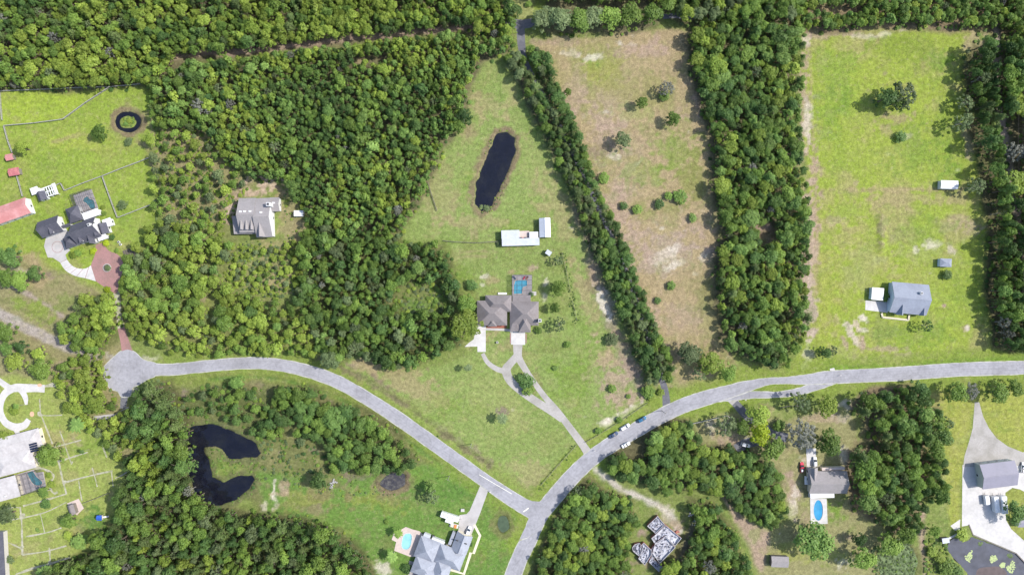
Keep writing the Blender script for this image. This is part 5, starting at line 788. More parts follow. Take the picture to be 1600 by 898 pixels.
def proto(kind, tone, seed):
    r_ = np.random.default_rng(seed); cl = []
    if kind == 'broad':
        n = 9+seed % 4
        for i in range(n):
            a = i*2.39996+r_.random()*.9; rr = R0*.68*math.sqrt((i+.35)/n)*r_.uniform(.8,1.15); z = H0*(.40+.44*math.sqrt(max(0,1-(rr/R0)**2)))*r_.uniform(.86,1.10); s_ = R0*r_.uniform(.28,.46)
            cl.append(((rr*math.cos(a),rr*math.sin(a),z),s_,s_*.95,r_.uniform(.1,.9)))
        for i in range(9):
            a = i*2.39996+1; rr = R0*r_.uniform(.70,.98); cl.append(((rr*math.cos(a),rr*math.sin(a),H0*r_.uniform(.38,.60)),R0*.17,R0*.15,r_.uniform(.1,.9)))
        return leaf_mesh('crown',cl,lambda q:int(150*(q/R0/.4)**2),.30,tone,r_), trunk_mesh(R0,H0,r_)
    if kind == 'small':
        n = 12
        for i in range(n):
            a = i*2.39996+r_.random(); rr = R0*.62*math.sqrt((i+.3)/n); z = H0*(.38+.58*(1-rr/R0))*r_.uniform(.93,1.05); s_ = R0*r_.uniform(.24,.40); cl.append(((rr*math.cos(a),rr*math.sin(a),z),s_,s_*1.3,r_.uniform(.1,.9)*(.6+.4*(1-rr/R0))))
        return leaf_mesh('crown',cl,34,.50,tone,r_), trunk_mesh(R0,H0,r_,3,.3)
    if kind == 'pine':
        for lev in range(7):
            f = lev/6; z = H0*(.50+.50*f); nb = 8-int(4*f)
            for k in range(nb):
                a = k*2*math.pi/nb+lev*.7+r_.normal()*.25; ln = R0*(1.02-.86*f)*r_.uniform(.65,1.15)
                for t in (.45,.75,1.0): 
                    s_ = R0*(.15+.08*r_.random())*(1.15-.3*t); cl.append(((ln*t*math.cos(a),ln*t*math.sin(a),z+.25*t-.5*t*t*(1-f)),s_,s_*.6,r_.uniform(.1,.9)))
        return leaf_mesh('crown',cl,11,.34,tone,r_,.5,.35), trunk_mesh(R0,H0,r_,4,.26,.15,'bark',.95)
    if kind == 'open':   # thin crown, limbs show between sprays
        for i in range(40):
            a = i*2.39996+r_.random(); rr = R0*.95*math.sqrt((i+.5)/40); z = H0*(.55+.33*(1-(rr/R0)**2))*r_.uniform(.82,1.06); s_ = R0*r_.uniform(.09,.19); cl.append(((rr*math.cos(a),rr*math.sin(a),z),s_,s_*.8,r_.uniform(.2,.9)))
        return leaf_mesh('crown',cl,30,.26,tone,r_,.3), trunk_mesh(R0*.9,H0,r_,8,.2,.3,'greybark',.7)
    if kind == 'shrub':
        for i in range(14):
            a = i*2.39996; rr = R0*.72*math.sqrt((i+.3)/14); z = H0*(.25+.48*(1-(rr/R0)**2))*r_.uniform(.85,1.1); s_ = R0*r_.uniform(.26,.40); cl.append(((rr*math.cos(a),rr*math.sin(a),z),s_,H0*.2,r_.uniform(.1,.85)))
        return leaf_mesh('crown',cl,36,.50,tone,r_), trunk_mesh(R0*.6,H0*.6,r_,4,.3)
    if kind == 'palm':
        V=[];F=[]; b = MB()
        for k in range(17):
            a = k*2.39996; ln = R0*r_.uniform(.85,1.1); el = r_.uniform(-.15,.75); pts=[]
            for t in range(6):
                f = t/5; pts.append((ln*f*math.cos(a),ln*f*math.sin(a),H0*.93+ln*.5*(el*f-.75*f*f)))
            w = np.array([-math.sin(a),math.cos(a),0])
            for t in range(5):
                p,q = np.array(pts[t]),np.array(pts[t+1]); w0=.16*R0*math.sin(math.pi*min(1,t/5+.12)); w1=.16*R0*math.sin(math.pi*min(1,(t+1)/5*.92+.08)); dz=np.array([0,0,-.35])
                b.add([p,q,q+w*w1+dz*w1,p+w*w0+dz*w0],[(0,1,2,3)]); b.add([p,q,q-w*w1+dz*w1,p-w*w0+dz*w0],[(3,2,1,0)])
        me = bpy.data.meshes.new('crown'); me.from_pydata([tuple(map(float,v)) for v in b.v],[],b.f); me.materials.append(LM[tone]); a_ = me.attributes.new('v','FLOAT','POINT'); a_.data.foreach_set('value',np.repeat(r_.random(len(b.v)//4+1),4)[:len(b.v)].astype(np.float32))
        return me, trunk_mesh(R0,H0,r_,0,.2,.2,'greybark',.93)
PROT = {}
def protos(kind, tone):
    if (kind,tone) not in PROT: PROT[(kind,tone)] = [proto(kind,tone,100*len(PROT)+j) for j in range({'broad':4,'small':4,'pine':4}.get(kind,2))]
    return PROT[(kind,tone)]
NAME = {'broad':'broadleaf_tree','small':'young_tree','pine':'pine_tree','open':'thin_crowned_tree','shrub':'shrub','palm':'palm_tree'}; CAT = {'shrub':'shrub','palm':'palm','pine':'pine'}
TONE = {'mid':'mid green','yellow':'yellow green','dark':'dark green','grey':'grey green','pine':'grey green','silver':'silver grey','bright':'bright yellow','fresh':'fresh green'}
def plant(kind, tone, x, y, r, h, label, group=None, var=None):
    pr = protos(kind, tone); cr, tr = pr[random.randrange(len(pr)) if var is None else var % len(pr)]
    root = empty(NAME[kind], label, CAT.get(kind,'tree'), (x,y,float(gz(x,y))-.05), random.uniform(0,6.28), group); s_ = r/R0*random.uniform(.96,1.04); root.scale = (s_,s_*random.uniform(.78,1.12),h/H0)
    place('trunk', tr, root); place('crown', cr, root); return root
def at(px_, py_, r_px, kind, tone, label, h=None, group=None):
    """tree whose crown is seen at a photo pixel with a radius in pixels"""
    r = r_px*S; h = h or {'shrub':1.1*r,'palm':6+r*.4,'pine':2.6*r+3,'open':1.6*r+3,'broad':1.35*r+3.6,'small':2*r+2}[kind]; r *= (H-h*.75)/H; g = G(px_, py_, h*.72); return plant(kind, tone, g.x, g.y, r*1.06, h, label, group)

# single trees and bushes, each at its traced spot; one sapling stands in for a shadow
LONE = [
(33,230,11,'broad','yellow','round yellow green tree alone on the lawn above the red sheds'),(155,206,12,'broad','mid','dark domed tree alone on the lawn west of the ring pond'),(200,221,8,'shrub','grey','low grey green shrub on the south bank of the ring pond'),(190,320,9,'shrub','grey','brownish green bush against the white rail fence'),
(13,400,17,'broad','dark','large dark tree at the far west below the red barn'),(8,434,15,'broad','mid','grey green tree below the large dark tree at the west edge'),(30,438,14,'broad','mid','rounded tree between two others above the dirt road'),(54,428,13,'broad','dark','dark oak nearest the tan grass below the garage court'),
(7,519,15,'broad','mid','broad tree at the west edge beside the dirt road'),(10,546,12,'broad','fresh','fresh green tree south of the dirt road at the west edge'),(32,543,12,'broad','dark','dark small tree south of the dirt road'),(60,552,10,'broad','yellow','yellow green tree south of the dirt road'),(23,565,14,'broad','yellow','yellow green tree west of the large dark one near the ring drive'),(64,577,19,'broad','mid','largest dark tree north of the ring drive'),
(90,592,10,'shrub','yellow','yellow green bush east of the ring drive'),(75,712,19,'broad','mid','spreading oak over the solar roof corner of the cream house'),(122,663,14,'palm','fresh','bright green star shaped palm on the garden lawn'),(70,788,8,'shrub','dark','dark clipped bush on the garden lawn'),(70,768,10,'palm','mid','green palm by the screen cage of the cream house'),(80,757,6,'shrub','yellow','yellowish bush beside the screen cage'),(75,742,5,'shrub','yellow','small yellow green bush at the screen cage corner'),(7,684,12,'shrub','yellow','yellow green bush behind the cream roofed house'),(20,641,9,'shrub','yellow','low bush in the middle of the ring drive'),(27,634,6,'palm','mid','small palm in the ring drive island'),
(8,805,14,'broad','grey','grey green tree south of the cream roofed house'),(106,815,11,'broad','mid','small tree south of the potting shed'),(123,846,14,'shrub','fresh','bright green bush by the garden edge'),(105,838,9,'shrub','yellow','yellow green bush left of the bright green bush'),(15,875,7,'shrub','grey','grey green bush on the south western lawn'),(72,893,16,'palm','fresh','large fan palm at the bottom of the garden'),(58,828,4,'shrub','fresh','tiny bush between the garden paths'),(130,705,5,'palm','dark','small dark palm by the garden path crossing'),
(724,182,13,'broad','dark','upper dark tree of a pair at the wood edge by the long pond lawn'),(717,197,11,'broad','mid','lower tree of a pair at the wood edge by the long pond lawn'),(727,508,24,'broad','yellow','big bright oak touching the west end of the centre house'),(729,477,16,'broad','mid','rounded oak north west of the centre house'),(737,446,10,'shrub','dark','dark bush on the lawn north west of the centre house'),(872,450,12,'broad','mid','dark round tree east of the screened blue pool'),(867,481,8,'broad','mid','small tree east of the centre house'),(874,507,11,'open','grey','thin grey tree south east of the centre house'),(841,516,7,'shrub','mid','bush against the east corner of the centre house'),(887,538,6,'shrub','mid','small bush on the grass east of the loop drive'),(957,530,12,'shrub','grey','low grey green scrub bush near the tree lined lane'),(822,596,14,'shrub','dark','dark rounded bush filling the loop drive island'),(825,608,10,'shrub','mid','lower bush in the loop drive island'),(785,653,10,'palm','grey','small grey palm on bare soil in the front lawn'),(732,574,8,'palm','grey','small grey palm on the grass west of the loop drive'),(830,460,4,'shrub','dark','small bush by the screen enclosure steps'),(873,407,8,'open','grey','thin grey bush at the north end of the overgrown fence'),(780,379,5,'shrub','grey','grey bush at the west end of the long stable'),(868,575,5,'shrub','fresh','small green bush in the dry lawn'),
(1003,160,9,'broad','mid','small dark tree in the dry pasture with its long shadow'),(1042,138,11,'open','silver','silver grey half bare tree in the dry pasture'),(1038,150,8,'shrub','mid','green bush at the foot of the silver tree'),(1053,186,11,'broad','mid','round green tree in the dry pasture south of the silver tree'),(975,219,12,'broad','grey','pale green tree in the middle of the dry pasture'),(887,144,7,'broad','mid','little tree beside the tree lined lane'),(944,278,9,'shrub','mid','bushy shrub pair at the lane side of the dry pasture'),(975,322,7,'shrub','dark','western small bush of the row across the dry pasture'),(996,327,8,'shrub','mid','second small bush of the row across the dry pasture'),(1031,318,9,'shrub','dark','dark oval bush west of the two large ones'),(1045,306,7,'shrub','mid','small bush between the two darker bushes'),(1063,307,11,'shrub','mid','largest round bush of the pasture row'),(1083,340,8,'shrub','fresh','lone bush south of the pasture row'),(1049,446,7,'shrub','mid','upper of two bushes in the southern dry pasture'),(1028,469,6,'shrub','dark','lower of two bushes in the southern dry pasture'),(957,607,7,'shrub','mid','small bush on the bare ground north of the parked cars'),(982,619,4,'shrub','mid','tiny bush east of the bare ground'),
(1013,612,11,'shrub','mid','bush at the south end of the tree lined lane'),(1033,613,6,'shrub','yellow','yellow green bush beside the lane mouth'),(935,673,6,'shrub','mid','bush on the verge fence near the loop drive'),(968,656,6,'shrub','mid','bush on the verge fence north of the parked cars'),(1018,620,7,'shrub','yellow','yellow green weeds at the lane end fence'),
(1077,552,17,'broad','grey','grey green tree at the south of the dry pasture'),(1110,568,18,'broad','yellow','yellow green tree at the south east corner of the dry pasture'),(1138,582,14,'broad','mid','green tree beside the yellow green one near the road'),(1096,582,12,'open','grey','thin grey tree by the road verge'),
(1413,148,20,'open','grey','large grey lichen crowned tree in the eastern pasture'),(1385,152,17,'broad','dark','darker tree joined to the lichen crowned one'),(1404,158,14,'broad','mid','low green tree in front of the lichen crowned one'),(1409,214,9,'shrub','dark','dark bush below the lichen crowned tree'),(1383.4,463,9,'shrub','mid','round bush between the carport and the blue grey house'),(1481,430,8,'shrub','dark','dark flat bush below the garden shed of the blue grey house'),(1450,509,9,'open','dark','thin dark sapling standing in for a small shadow south of the blue grey house'),(1290,551,10,'broad','dark','small dark tree west of the culvert drive'),(1302,548,8,'open','grey','thin grey tree beside the culvert drive'),  # the thin dark sapling is added in place of a small shadow on the grass
(672,763,10,'broad','fresh','bright topped tree on the south house lawn'),(673,775,13,'open','grey','grey half of the tree clump on the south house lawn'),(498,751,16,'broad','dark','round dark tree beside the stone pile'),(623,832,9,'palm','mid','palm on the north west rim of the turquoise pool'),(613,868,10,'palm','fresh','palm on the lawn south west of the turquoise pool'),(636,889,8,'shrub','dark','dark bush by the grey patio of the south house'),(735,850,4,'shrub','dark','low bush by the timber walk of the south house'),
(1275,848,27,'broad','fresh','largest round oak south of the bright blue oval pool'),(1256,680,25,'open','silver','large silver grey tree north of the bungalow'),(1297,692,20,'broad','mid','green tree north east of the bungalow'),(1208,702,20,'broad','mid','tree at the west side of the silver tree'),(1253,628,18,'open','grey','thin grey green tree by the eastern road'),(1293,634,18,'broad','yellow','pale yellow green tree by the eastern road'),(1189,677,18,'broad','bright','bright yellow tree over the white car'),(1186,650,18,'broad','yellow','yellow green tree north of the bright yellow one'),(1160,668,13,'broad','mid','green tree west of the bright yellow one'),(1218,665,10,'shrub','mid','bush between the yellow tree and the silver tree'),(1135,665,18,'open','grey','thin spreading tree in the sandy yard'),(1350,874,19,'broad','mid','tree at the west bank of the marsh'),(1392,852,17,'broad','mid','tree overhanging the north bank of the marsh'),(1344,843,11,'broad','dark','small dark tree south of the bungalow yard'),(1376,655,9,'open','silver','silver bare tree inside the eastern grove'),
(1467,664,19,'open','mid','leaning tree at the east side of the eastern grove'),(1463,735,13,'open','mid','thin tree reaching over the workshop lawn'),(1470,775,15,'open','mid','lower tree reaching over the workshop lawn'),(1497,614,17,'broad','mid','dark tree by the road west of the workshop drive'),(1520,612,14,'open','silver','grey tree standing over the workshop drive'),(1561,615,17,'broad','mid','broad tree by the road east of the workshop drive'),(1587,607,13,'broad','mid','tree by the road at the east edge'),(1588,800,16,'broad','dark','dark tree beside the lilac roofed shed'),(1505,836,10,'shrub','yellow','yellow green bush at the head of the lily pond'),(1460,830,10,'broad','mid','tree beside the dock shelter'),(1470,872,9,'shrub','yellow','upper bush on the west bank of the lily pond'),(1480,888,12,'shrub','mid','lower bush on the west bank of the lily pond'),(1458,862,9,'shrub','yellow','bush on the strip between the path and the lily pond'),(1497,892,10,'shrub','fresh','bush at the bottom shore of the lily pond'),
(1590,236,15,'open','silver','bare silver branched tree at the east edge above the lane'),(1592,165,20,'broad','yellow','tall yellow green tree at the north east edge'),(1590,285,20,'broad','yellow','yellow green tree below the bare silver one'),(1508,190,17,'open','grey','thin tree on the shaded side of the eastern pasture'),(1512,160,13,'open','grey','smaller thin tree above the other at the pasture edge'),(1528,290,16,'open','grey','thin tree near the white storage box'),
(174.7,370.5,5.5,'shrub','dark','dark clipped bush at the east porch of the estate house'),(165,380,5.5,'shrub','bright','yellow bush at the top of the brick court'),(145,392,6,'shrub','bright','bright yellow bush at the edge of the island lawn'),(113,398,6.5,'shrub','yellow','yellow green shrub in the bed by the garage court'),(121,395,6,'shrub','mid','green shrub in the bed before the estate house'),(128,391,5,'shrub','yellow','small shrub in the bed before the estate house'),(182,391,4,'shrub','mid','small bush on the lawn by the white urns'),(167,452,6,'shrub','bright','yellow bush at the south of the brick court'),(173,460,5,'shrub','yellow','small bush south of the brick court'),(160,324,4,'shrub','yellow','small bush at the east side of the estate pool'),(161,333,5,'shrub','mid','bush by the white terrace of the estate house'),(82,299,5,'shrub','mid','bushy plants inside the white pergola'),(168,418.4,5,'shrub','grey','grey green shrub in the round stone planter'),(201,189,4.5,'shrub','yellow','reedy bush on the round pond island'),(196,193,3.5,'shrub','fresh','small bush on the round pond island'),
(848,30,17,'broad','grey','westernmost pale green tree of the row north of the dry pasture'),(874,28,20,'broad','grey','second tree of the row north of the dry pasture'),(906,30,18,'broad','mid','third tree of the row north of the dry pasture'),(928,24,16,'broad','grey','fourth tree of the row north of the dry pasture'),(953,26,18,'broad','mid','fifth tree of the row north of the dry pasture'),(985,24,19,'broad','mid','sixth tree of the row north of the dry pasture'),(1019,20,18,'broad','mid','seventh tree of the row north of the dry pasture'),(1045,4,14,'broad','mid','last tree of the row beside the shaded asphalt'),(826,6,6,'shrub','mid','small bush by the northern asphalt bend'),(800,14,14,'broad','dark','dark tree beside the northern asphalt bend'),
(760,325,5,'shrub','grey','grey reeds at the south tip of the long pond'),(752,323,4,'shrub','grey','second grey reed clump at the south tip of the long pond'),(390,487,12,'broad','dark','dark tree in the yellow scrub above the road'),(370,598,11,'broad','fresh','small fresh green tree on the verge south of the road'),(440,614,13,'broad','mid','tree at the north edge of the southern grove'),(470,690,9,'shrub','grey','grey shrub at the meadow edge'),(604,815,4,'shrub','mid','tiny bush on the south house lawn')]
for t in LONE: at(*t[:6])

# woodland blocks: outline, spacing m, crown radius m, height m, kinds, tones, holes, phrase
def mix(**k): return list(k.items())
TRK = [[(262,84),(300,80),(380,74),(450,66),(540,54),(600,49),(690,41),(745,36),(745,44),(690,51),(600,60),(540,66),(450,78),(380,86),(300,90),(262,95)]]
LN = [[(x-1,y) for x,y in LANE[1:-2]]+[(x+1,y) for x,y in LANE[1:-2][::-1]]]
HB2 = [(388,282),(438,280),(466,312),(474,338),(458,370),(440,386),(400,388),(372,384),(356,372),(356,330),(372,312)]
WD2 = [(372,384),(400,388),(440,386),(458,372),(470,400),(468,440),(455,462),(420,462),(385,452),(350,440),(362,404)]
HE = [(612,450),(640,440),(690,438),(704,470),(690,488),(660,484),(640,492),(615,478)]; HD = [(305,462),(335,460),(348,478),(330,490),(308,480)]
CARP = [(1180,352),(1212,348),(1216,382),(1188,388)]
DRVR = [(915,722),(945,735),(985,760),(1030,780),(1062,812),(1050,840),(1068,860),(1020,898),(980,850),(1012,805),(1020,800),(985,772),(945,752)]
WOODS = [
 (WA,3.2,(1.5,3.6),(6,13),mix(small=.3,broad=.5,pine=.2),mix(dark=.15,mid=.4,yellow=.45),TRK+[[(0,62),(18,62),(18,76),(0,76)],[(88,57),(136,57),(136,70),(88,68)]],'in the north west wood',1),
 (WB,2.8,(1.2,3.2),(5,12),mix(small=.55,broad=.35,pine=.10),mix(dark=.14,mid=.30,fresh=.28,yellow=.28),TRK+[[(552,88),(605,86),(600,97),(555,98)]],'in the plantation by the long pond',1),
 (WC,5.2,(1.5,3.3),(5,10),mix(broad=.6,small=.3,shrub=.1),mix(yellow=.45,mid=.35,grey=.2),[],'in the scrub above the taupe house',.8),
 (WD,4.6,(1.6,4.4),(5,12),mix(broad=.85,small=.15),mix(yellow=.56,mid=.28,grey=.12,fresh=.04),[HB2,HD,WD2],'in the wood east of the estate',.85),
 (WD2,3.6,(.9,2.4),(2,5.5),mix(broad=.5,shrub=.5),mix(yellow=.6,grey=.25,mid=.15),[],'in the scrub below the taupe house',.9),
 (WE,3.5,(1.3,4.0),(5,12),mix(broad=.7,small=.3),mix(dark=.42,mid=.38,fresh=.12,grey=.08),[HB2,HE,WD2],'in wood behind the centre house',1),
 (WL1,3.1,(1.8,3.5),(5.5,9.5),mix(pine=.45,broad=.55),mix(grey=.35,mid=.4,dark=.25),LN,'in the western lane row',1),
 (WL2,3.1,(1.8,3.5),(6,10),mix(pine=.4,broad=.6),mix(mid=.4,grey=.2,dark=.4),LN,'in the eastern lane row',1),
 (WN,4.3,(2.4,4.2),(9,13),mix(broad=.9,pine=.1),mix(mid=.55,grey=.25,yellow=.2),[[(836,-6),(1062,-6),(1062,52),(836,52)]],'in the northern tree belt',1),
 (WN2,3.0,(1.5,2.8),(5,10),mix(broad=.7,small=.3),mix(mid=.45,fresh=.3,yellow=.25),[[(1278,6),(1345,6),(1345,20),(1278,24)]],'in the hedge above the east pasture',1),
 (WF,3.6,(1.6,4.2),(5.5,11.5),mix(broad=.68,small=.2,pine=.12),mix(dark=.26,mid=.40,fresh=.16,yellow=.18),[CARP],'in the strip between two pastures',1),
 (WG,3.7,(1.7,3.6),(9,15),mix(pine=.4,broad=.6),mix(dark=.5,mid=.42,fresh=.08),[[(1550,30),(1564,30),(1582,240),(1604,400),(1590,400),(1566,240)]],'in the far east strip',1),
 (WG2,5.0,(2.6,4.6),(11,16),mix(broad=1),mix(dark=.6,mid=.3,yellow=.1),[[(1585,140),(1610,140),(1610,310),(1575,310)]],'beyond the eastern dirt lane',1),
 (WH,4.7,(2.0,5.0),(10,18),mix(pine=.5,broad=.5),mix(mid=.45,dark=.35,grey=.12,yellow=.08),[P2],'in the wood round the curved pond',1),
 (WI,4.5,(1.8,4.6),(5,10),mix(broad=1),mix(dark=.4,mid=.42,fresh=.18),[P2],'in the grove above the curved pond',1),
 (WI2,5.4,(1.6,3.6),(5,9),mix(broad=1),mix(mid=.5,grey=.25,dark=.25),[P2],'on the curved pond bank',.62),
 (WJ,3.8,(1.7,4.1),(5,9),mix(broad=1),mix(mid=.42,dark=.36,yellow=.22),[DRVR],'in the wood by the junction',1),
 (WK,4.1,(1.7,4.3),(5,9),mix(broad=1),mix(mid=.44,dark=.30,fresh=.14,yellow=.12),[DRVR],'in the wood below the parked cars',1),
 (WM,3.9,(1.7,4.0),(5.5,11),mix(broad=1),mix(mid=.40,dark=.36,yellow=.24),[DRVR,[(1068,815),(1084,815),(1076,870),(1058,878)]],'in the wood east of the ruin',1),
 (WO,5.0,(2.2,5.2),(8,15),mix(broad=.75,pine=.25),mix(mid=.5,dark=.35,fresh=.15),[P6],'in the grove beside the bungalow',1),
 (WP,4.1,(2.3,3.8),(8,11),mix(broad=.8,pine=.2),mix(mid=.6,yellow=.4),[],'in the estate gate clump',1),
 (WQ,4.4,(1.8,3.6),(6,10),mix(broad=.75,shrub=.25),mix(yellow=.5,mid=.4,grey=.1),[[(140,645),(185,640),(185,655),(142,660)],[(165,560),(200,555),(200,640),(186,640)]],'in the clump by the round end',1)]
AVOID = [(ROAD_A,13),(ROAD_B,22),(ROAD_C,9)]; BLD = [(405,338,34),(466,333,8),(1025,850,42),(1293,753,32),(1278,800,18),(200,580,34),(727,504,27),(1163,694,11),(992,699,25),(1272,720,8),(1252,729,6),(1477,843,6)]
def pick(tab):
    t = random.random()*sum(v for _,v in tab)
    for k,v in tab:
        t -= v
        if t <= 0: return k
    return tab[-1][0]
def pick_at(tab, v):
    t = min(.999, max(0, (v-.5)*1.6+.5+random.gauss(0,.27)))*sum(x for _,x in tab)
    for k,x in tab:
        t -= x
        if t <= 0: return k
    return tab[-1][0]
CELL = {}; TREES = []
def free(x, y, d):
    i,j = int(x//4), int(y//4)
    for a in (-1,0,1):
        for b in (-1,0,1):
            for (u,v,q) in CELL.get((i+a,j+b),()):
                if (u-x)**2+(v-y)**2 < (d*.5+q*.5)**2: return False
    return True
for wi,(poly,sp,(r0,r1),(h0,h1),kinds,tones,holes,phrase,dens) in enumerate(WOODS):
    V = np.array(poly,float); lo,hi = V.min(0)-4, V.max(0)+4; n = int((hi-lo).prod()*S*S/(sp*sp)*9); cand = rng.uniform(lo,hi,(n,2)); sdv = sd_poly(cand,poly); inside = sdv < -1
    for hl in holes: inside &= sd_poly(cand,hl) > 1
    cand = cand[inside]; sdv = sdv[inside]
    ok = (cand[:,0] > -75)&(cand[:,0] < 1675)&(cand[:,1] > -85)&(cand[:,1] < 975); cand = cand[ok]; sdv = sdv[ok]; tone_n = fbm(cand, 40, wi*3.1, 3); tone_v = fbm(cand, 55, 7+wi*2.3, 3)
    for (cx,cy),tn,vt,sv in zip(cand,tone_n,tone_v,sdv):
        u = random.random(); u = min(1,max(0,u**1.6*.8+(tn-.40)*.9)); r = r0+(r1-r0)*u; h = h0+(h1-h0)*(.6*u+.4*random.random()); g = G(cx,cy,h*.72)
        if sv > -(0 if 'lane' in phrase else .34)*r/S: continue
        if dens < 1 and random.random() > dens: continue
        if any(sd_line(np.array([[cx,cy]]),np.array(ln[0]))[0] < w_ for ln,w_ in AVOID) or any((cx-a)**2+(cy-b)**2 < q*q for a,b,q in BLD): continue
        if tn < .36 and random.random() < .45: continue
        if random.random() < .05: r *= 1.4; h *= 1.2
        d = sp*(.55+.75*(r-r0)/(r1-r0+1e-6))
        if not free(g.x,g.y,d): continue
        CELL.setdefault((int(g.x//4),int(g.y//4)),[]).append((g.x,g.y,d)); kd = pick(kinds); td = pick_at(tones,vt)
        if random.random() < .03 and kd != 'shrub' and h > 6: kd = 'open'; td = random.choice(('silver','grey','grey'))
        TREES.append((r*1.12,kd,td,g.x,g.y,h,phrase,cx,cy))
# the largest in view are things of their own, the rest of each block stands as woods
TREES.sort(key=lambda t:-t[0]*H/(H-t[5])); LIM = {'broad':200,'small':280,'pine':280,'shrub':180,'open':150}; used = {}; rest = []; own = []
for t in TREES:
    k = t[1]; inv = -8 < t[7] < 1608 and -8 < t[8] < 906
    if inv and used.get(k,0) < LIM[k]: used[k] = used.get(k,0)+1; own.append(t)
    else: rest.append(t)
MID = {}
for w in WOODS: V = np.clip(np.array(w[0],float),[0,0],[1600,898]); MID[w[7]] = (V.min(0),V.max(0))
NUM = ['first','second','third','fourth','fifth','sixth','seventh','eighth','ninth','tenth','eleventh','twelfth']; fam = {}
for t in own:
    tone = 'pine' if t[1] == 'pine' and t[2] in ('grey','mid') else t[2]; lo,hi = MID[t[6]]; fx,fy = (t[7]-lo[0])/(hi[0]-lo[0]),(t[8]-lo[1])/(hi[1]-lo[1])
    part = ('upper ' if fy < .34 else 'lower ' if fy > .66 else '')+('left' if fx < .34 else 'right' if fx > .66 else 'middle'); size = 'large' if t[0] > 4.0 else 'middling' if t[0] > 3.1 else 'slim'
    fam.setdefault((size,tone,t[1],t[6],part),[]).append(t)
for (size,tone,k,ph,part),ts in fam.items():
    ts.sort(key=lambda t:t[7]); nm = NAME[k].replace('_',' '); n = len(ts)
    for i,t in enumerate(ts):
        od = '' if n == 1 else f'{NUM[i]} from left, ' if n <= 12 else ''
        plant(k, tone, t[3], t[4], t[0], t[5], f"{od}{size} {TONE[tone]} {nm.split(' ')[0] if od else nm} {ph}, {part}", f"{TONE[tone]} {nm}s {ph}")
SRC = []
def source(me_c, me_t, i):
    bm = bmesh.new(); bm.from_mesh(me_c); n = len(bm.faces); bm.from_mesh(me_t); bm.faces.ensure_lookup_table()
    for f in bm.faces[n:]: f.material_index = 1
    me = bpy.data.meshes.new('wood_tree'); bm.to_mesh(me); bm.free(); me.materials.append(me_c.materials[0]); me.materials.append(me_t.materials[0]); return bpy.data.objects.new('wood_tree', me)
def scatter(name, items, sources):
    """one stuff object: a point per tree, each drawn with one of the tree meshes"""
    me = bpy.data.meshes.new(name); me.from_pydata([tuple(i[0]) for i in items],[],[])
    for nm,ty,ix_ in (('idx','INT',1),('rot','FLOAT',2)): a = me.attributes.new(nm,ty,'POINT'); a.data.foreach_set('value',[i[ix_] for i in items])
    a = me.attributes.new('scl','FLOAT_VECTOR','POINT'); a.data.foreach_set('vector',np.array([i[3] for i in items],np.float32).ravel())
    o = place(name, me); o['kind'] = 'stuff'; ng = bpy.data.node_groups.new(name,'GeometryNodeTree'); ng.interface.new_socket('Geometry',in_out='INPUT',socket_type='NodeSocketGeometry'); ng.interface.new_socket('Geometry',in_out='OUTPUT',socket_type='NodeSocketGeometry')
    N = ng.nodes; L = ng.links; gi = N.new('NodeGroupInput'); go = N.new('NodeGroupOutput'); iop = N.new('GeometryNodeInstanceOnPoints'); g2i = N.new('GeometryNodeGeometryToInstance')
    for s_ in reversed(sources):
        oi = N.new('GeometryNodeObjectInfo'); oi.inputs['Object'].default_value = s_; oi.inputs['As Instance'].default_value = False; L.new(oi.outputs['Geometry'], g2i.inputs[0])
    L.new(gi.outputs[0], iop.inputs['Points']); L.new(g2i.outputs[0], iop.inputs['Instance']); iop.inputs['Pick Instance'].default_value = True
    def attr(nm, ty):
        a = N.new('GeometryNodeInputNamedAttribute'); a.data_type = ty; a.inputs['Name'].default_value = nm; return a.outputs['Attribute']
    L.new(attr('idx','INT'), iop.inputs['Instance Index']); L.new(attr('scl','FLOAT_VECTOR'), iop.inputs['Scale']); cx_ = N.new('ShaderNodeCombineXYZ'); L.new(attr('rot','FLOAT'), cx_.inputs[2]); L.new(cx_.outputs[0], iop.inputs['Rotation']); L.new(iop.outputs[0], go.inputs[0])
    md = o.modifiers.new('scatter','NODES'); md.node_group = ng; return o
for kind, nm in (('broad','woods'),('small','young_woods'),('pine','pine_woods'),('shrub','shrubbery'),('open','thin_woods')):
    it = [t for t in rest if t[1] == kind]
    if not it: continue
    keys = {}; src = []; items = []
    for t in it:
        tone = 'pine' if kind == 'pine' and t[2] in ('grey','mid') else t[2]
        if tone not in keys: keys[tone] = (len(src), len(protos(kind,tone))); src += [source(c,tr,0) for c,tr in protos(kind,tone)]
        k0,kn = keys[tone]; s_ = t[0]/R0; items.append(((t[3],t[4],-.05),k0+random.randrange(kn),random.uniform(0,6.28),(s_,s_*random.uniform(.85,1.1),t[5]/H0)))
    scatter(nm, items, src)
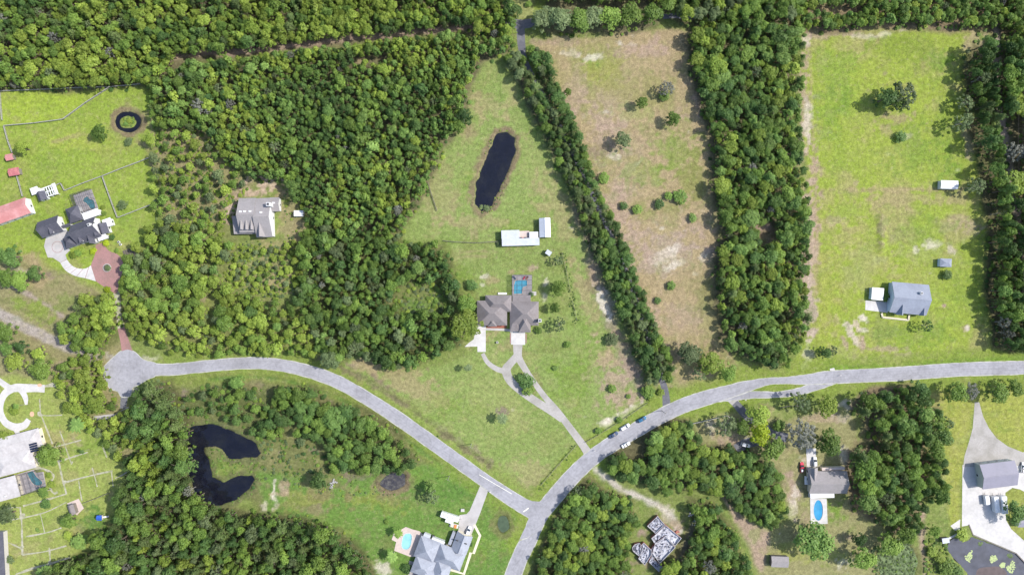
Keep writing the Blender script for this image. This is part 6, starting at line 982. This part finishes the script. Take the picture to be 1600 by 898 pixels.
# undergrowth: low leafy clumps between and beside the trees, weeds along fences and banks
und = []; us = []; ukeys = {}
for tone in ('mid','dark','yellow','grey','fresh'): ukeys[tone] = (len(us),2); us += [source(c,tr,0) for c,tr in protos('shrub',tone)]
def under(poly, sp, rr, tones, holes=(), wet=False):
    V = np.array(poly,float); lo,hi = V.min(0)-3, V.max(0)+3; cand = rng.uniform(lo,hi,(int((hi-lo).prod()*S*S/(sp*sp)),2)); ins = sd_poly(cand,poly) < 4
    for hl in holes: ins &= sd_poly(cand,hl) > 1
    for cx,cy in cand[ins]:
        if not (-70 < cx < 1670 and -80 < cy < 970): continue
        if any(sd_line(np.array([[cx,cy]]),np.array(ln[0]))[0] < w_ for ln,w_ in AVOID) or any((cx-a)**2+(cy-b)**2 < (q-6)**2 for a,b,q in BLD): continue
        g = G(cx,cy); r = random.uniform(*rr); zg = float(gz(g.x,g.y))
        if not wet and zg < -.28: continue
        k0,kn = ukeys[pick(tones)]; und.append(((g.x,g.y,max(-.40,zg)-.05),k0+random.randrange(kn),random.random()*6.28,(r/R0,r/R0,r*random.uniform(.6,1.2)/H0)))
for w in WOODS:
    Q = (np.array(w[0],float)-np.array([800,449]))*.975+np.array([800,449]); tn = mix(mid=.5,dark=.3,yellow=.1,grey=.1) if 'yellow' not in dict(w[5]) else w[5]; tn = [(a,b) for a,b in tn if a in ukeys]
    under([tuple(q) for q in Q], 4.2 if w[1] < 4.2 else 3.0, (.5,1.4), tn, w[6])
under(HB2, 3.2, (.35,1.0), mix(yellow=.6,grey=.3,mid=.1), [[(350,285),(440,285),(440,375),(350,375)]]); under(HE, 1.7, (.4,1.3), mix(mid=.5,grey=.3,yellow=.2))
under(WD2,1.5,(.35,1.0),mix(yellow=.55,grey=.35,mid=.1)); under([(400,690),(470,692),(505,705),(520,735),(440,745),(395,760)],2.2,(.3,1.1),mix(mid=.4,grey=.3,dark=.3),[P2]); under([(325,690),(350,700),(400,720),(380,735),(335,740)],2.2,(.25,.7),mix(fresh=.6,mid=.4),[P2])
for q in ell(773,268,17,61,14,60): under([(q[0]-3,q[1]-3),(q[0]+3,q[1]-3),(q[0]+3,q[1]+3),(q[0]-3,q[1]+3)],1.7,(.2,.55),mix(grey=.5,yellow=.5))
for q in P2[:24]: under([(q[0]-4,q[1]-4),(q[0]+4,q[1]-4),(q[0]+4,q[1]+4),(q[0]-4,q[1]+4)],2.0,(.2,.6),mix(fresh=.5,mid=.5))
under([(255,205),(340,212),(380,300),(360,345),(240,345)],2.6,(.4,1.1),mix(yellow=.5,grey=.35,mid=.15))
under([(440,700),(520,735),(620,745),(640,770),(520,775),(450,760)],3.6,(.25,.7),mix(grey=.5,mid=.3,yellow=.2),[P4]); under([(920,700),(1012,633),(1016,640),(925,708)],2.0,(.2,.5),mix(mid=.6,yellow=.4)); under([(845,760),(902,692),(906,698),(850,768)],1.8,(.2,.55),mix(mid=.7,dark=.3)); under([(600,628),(690,690),(760,738),(756,744),(688,698),(598,636)],2.2,(.2,.5),mix(dark=.4,mid=.4,grey=.2)); under([(876,395),(880,395),(903,502),(899,502)],1.3,(.25,.5),mix(dark=.5,mid=.5))
under([(1446,842),(1476,850),(1492,890),(1500,930),(1450,930)],1.5,(.4,1.0),mix(yellow=.5,fresh=.3,mid=.2)); under(ell(199,191,9,7.5),.9,(.25,.55),mix(yellow=.6,fresh=.4)); under([(1085,600),(1160,590),(1150,600),(1090,612)],3,(.2,.5),mix(yellow=1)); under([(800+(x-800)*.99,449+(y-449)*.99) for x,y in P6],.95,(.25,.75),mix(grey=.75,mid=.25),(),True)
scatter('undergrowth', und, us)
print('TREES', len(TREES), used, 'rest', len(rest), 'under', len(und))
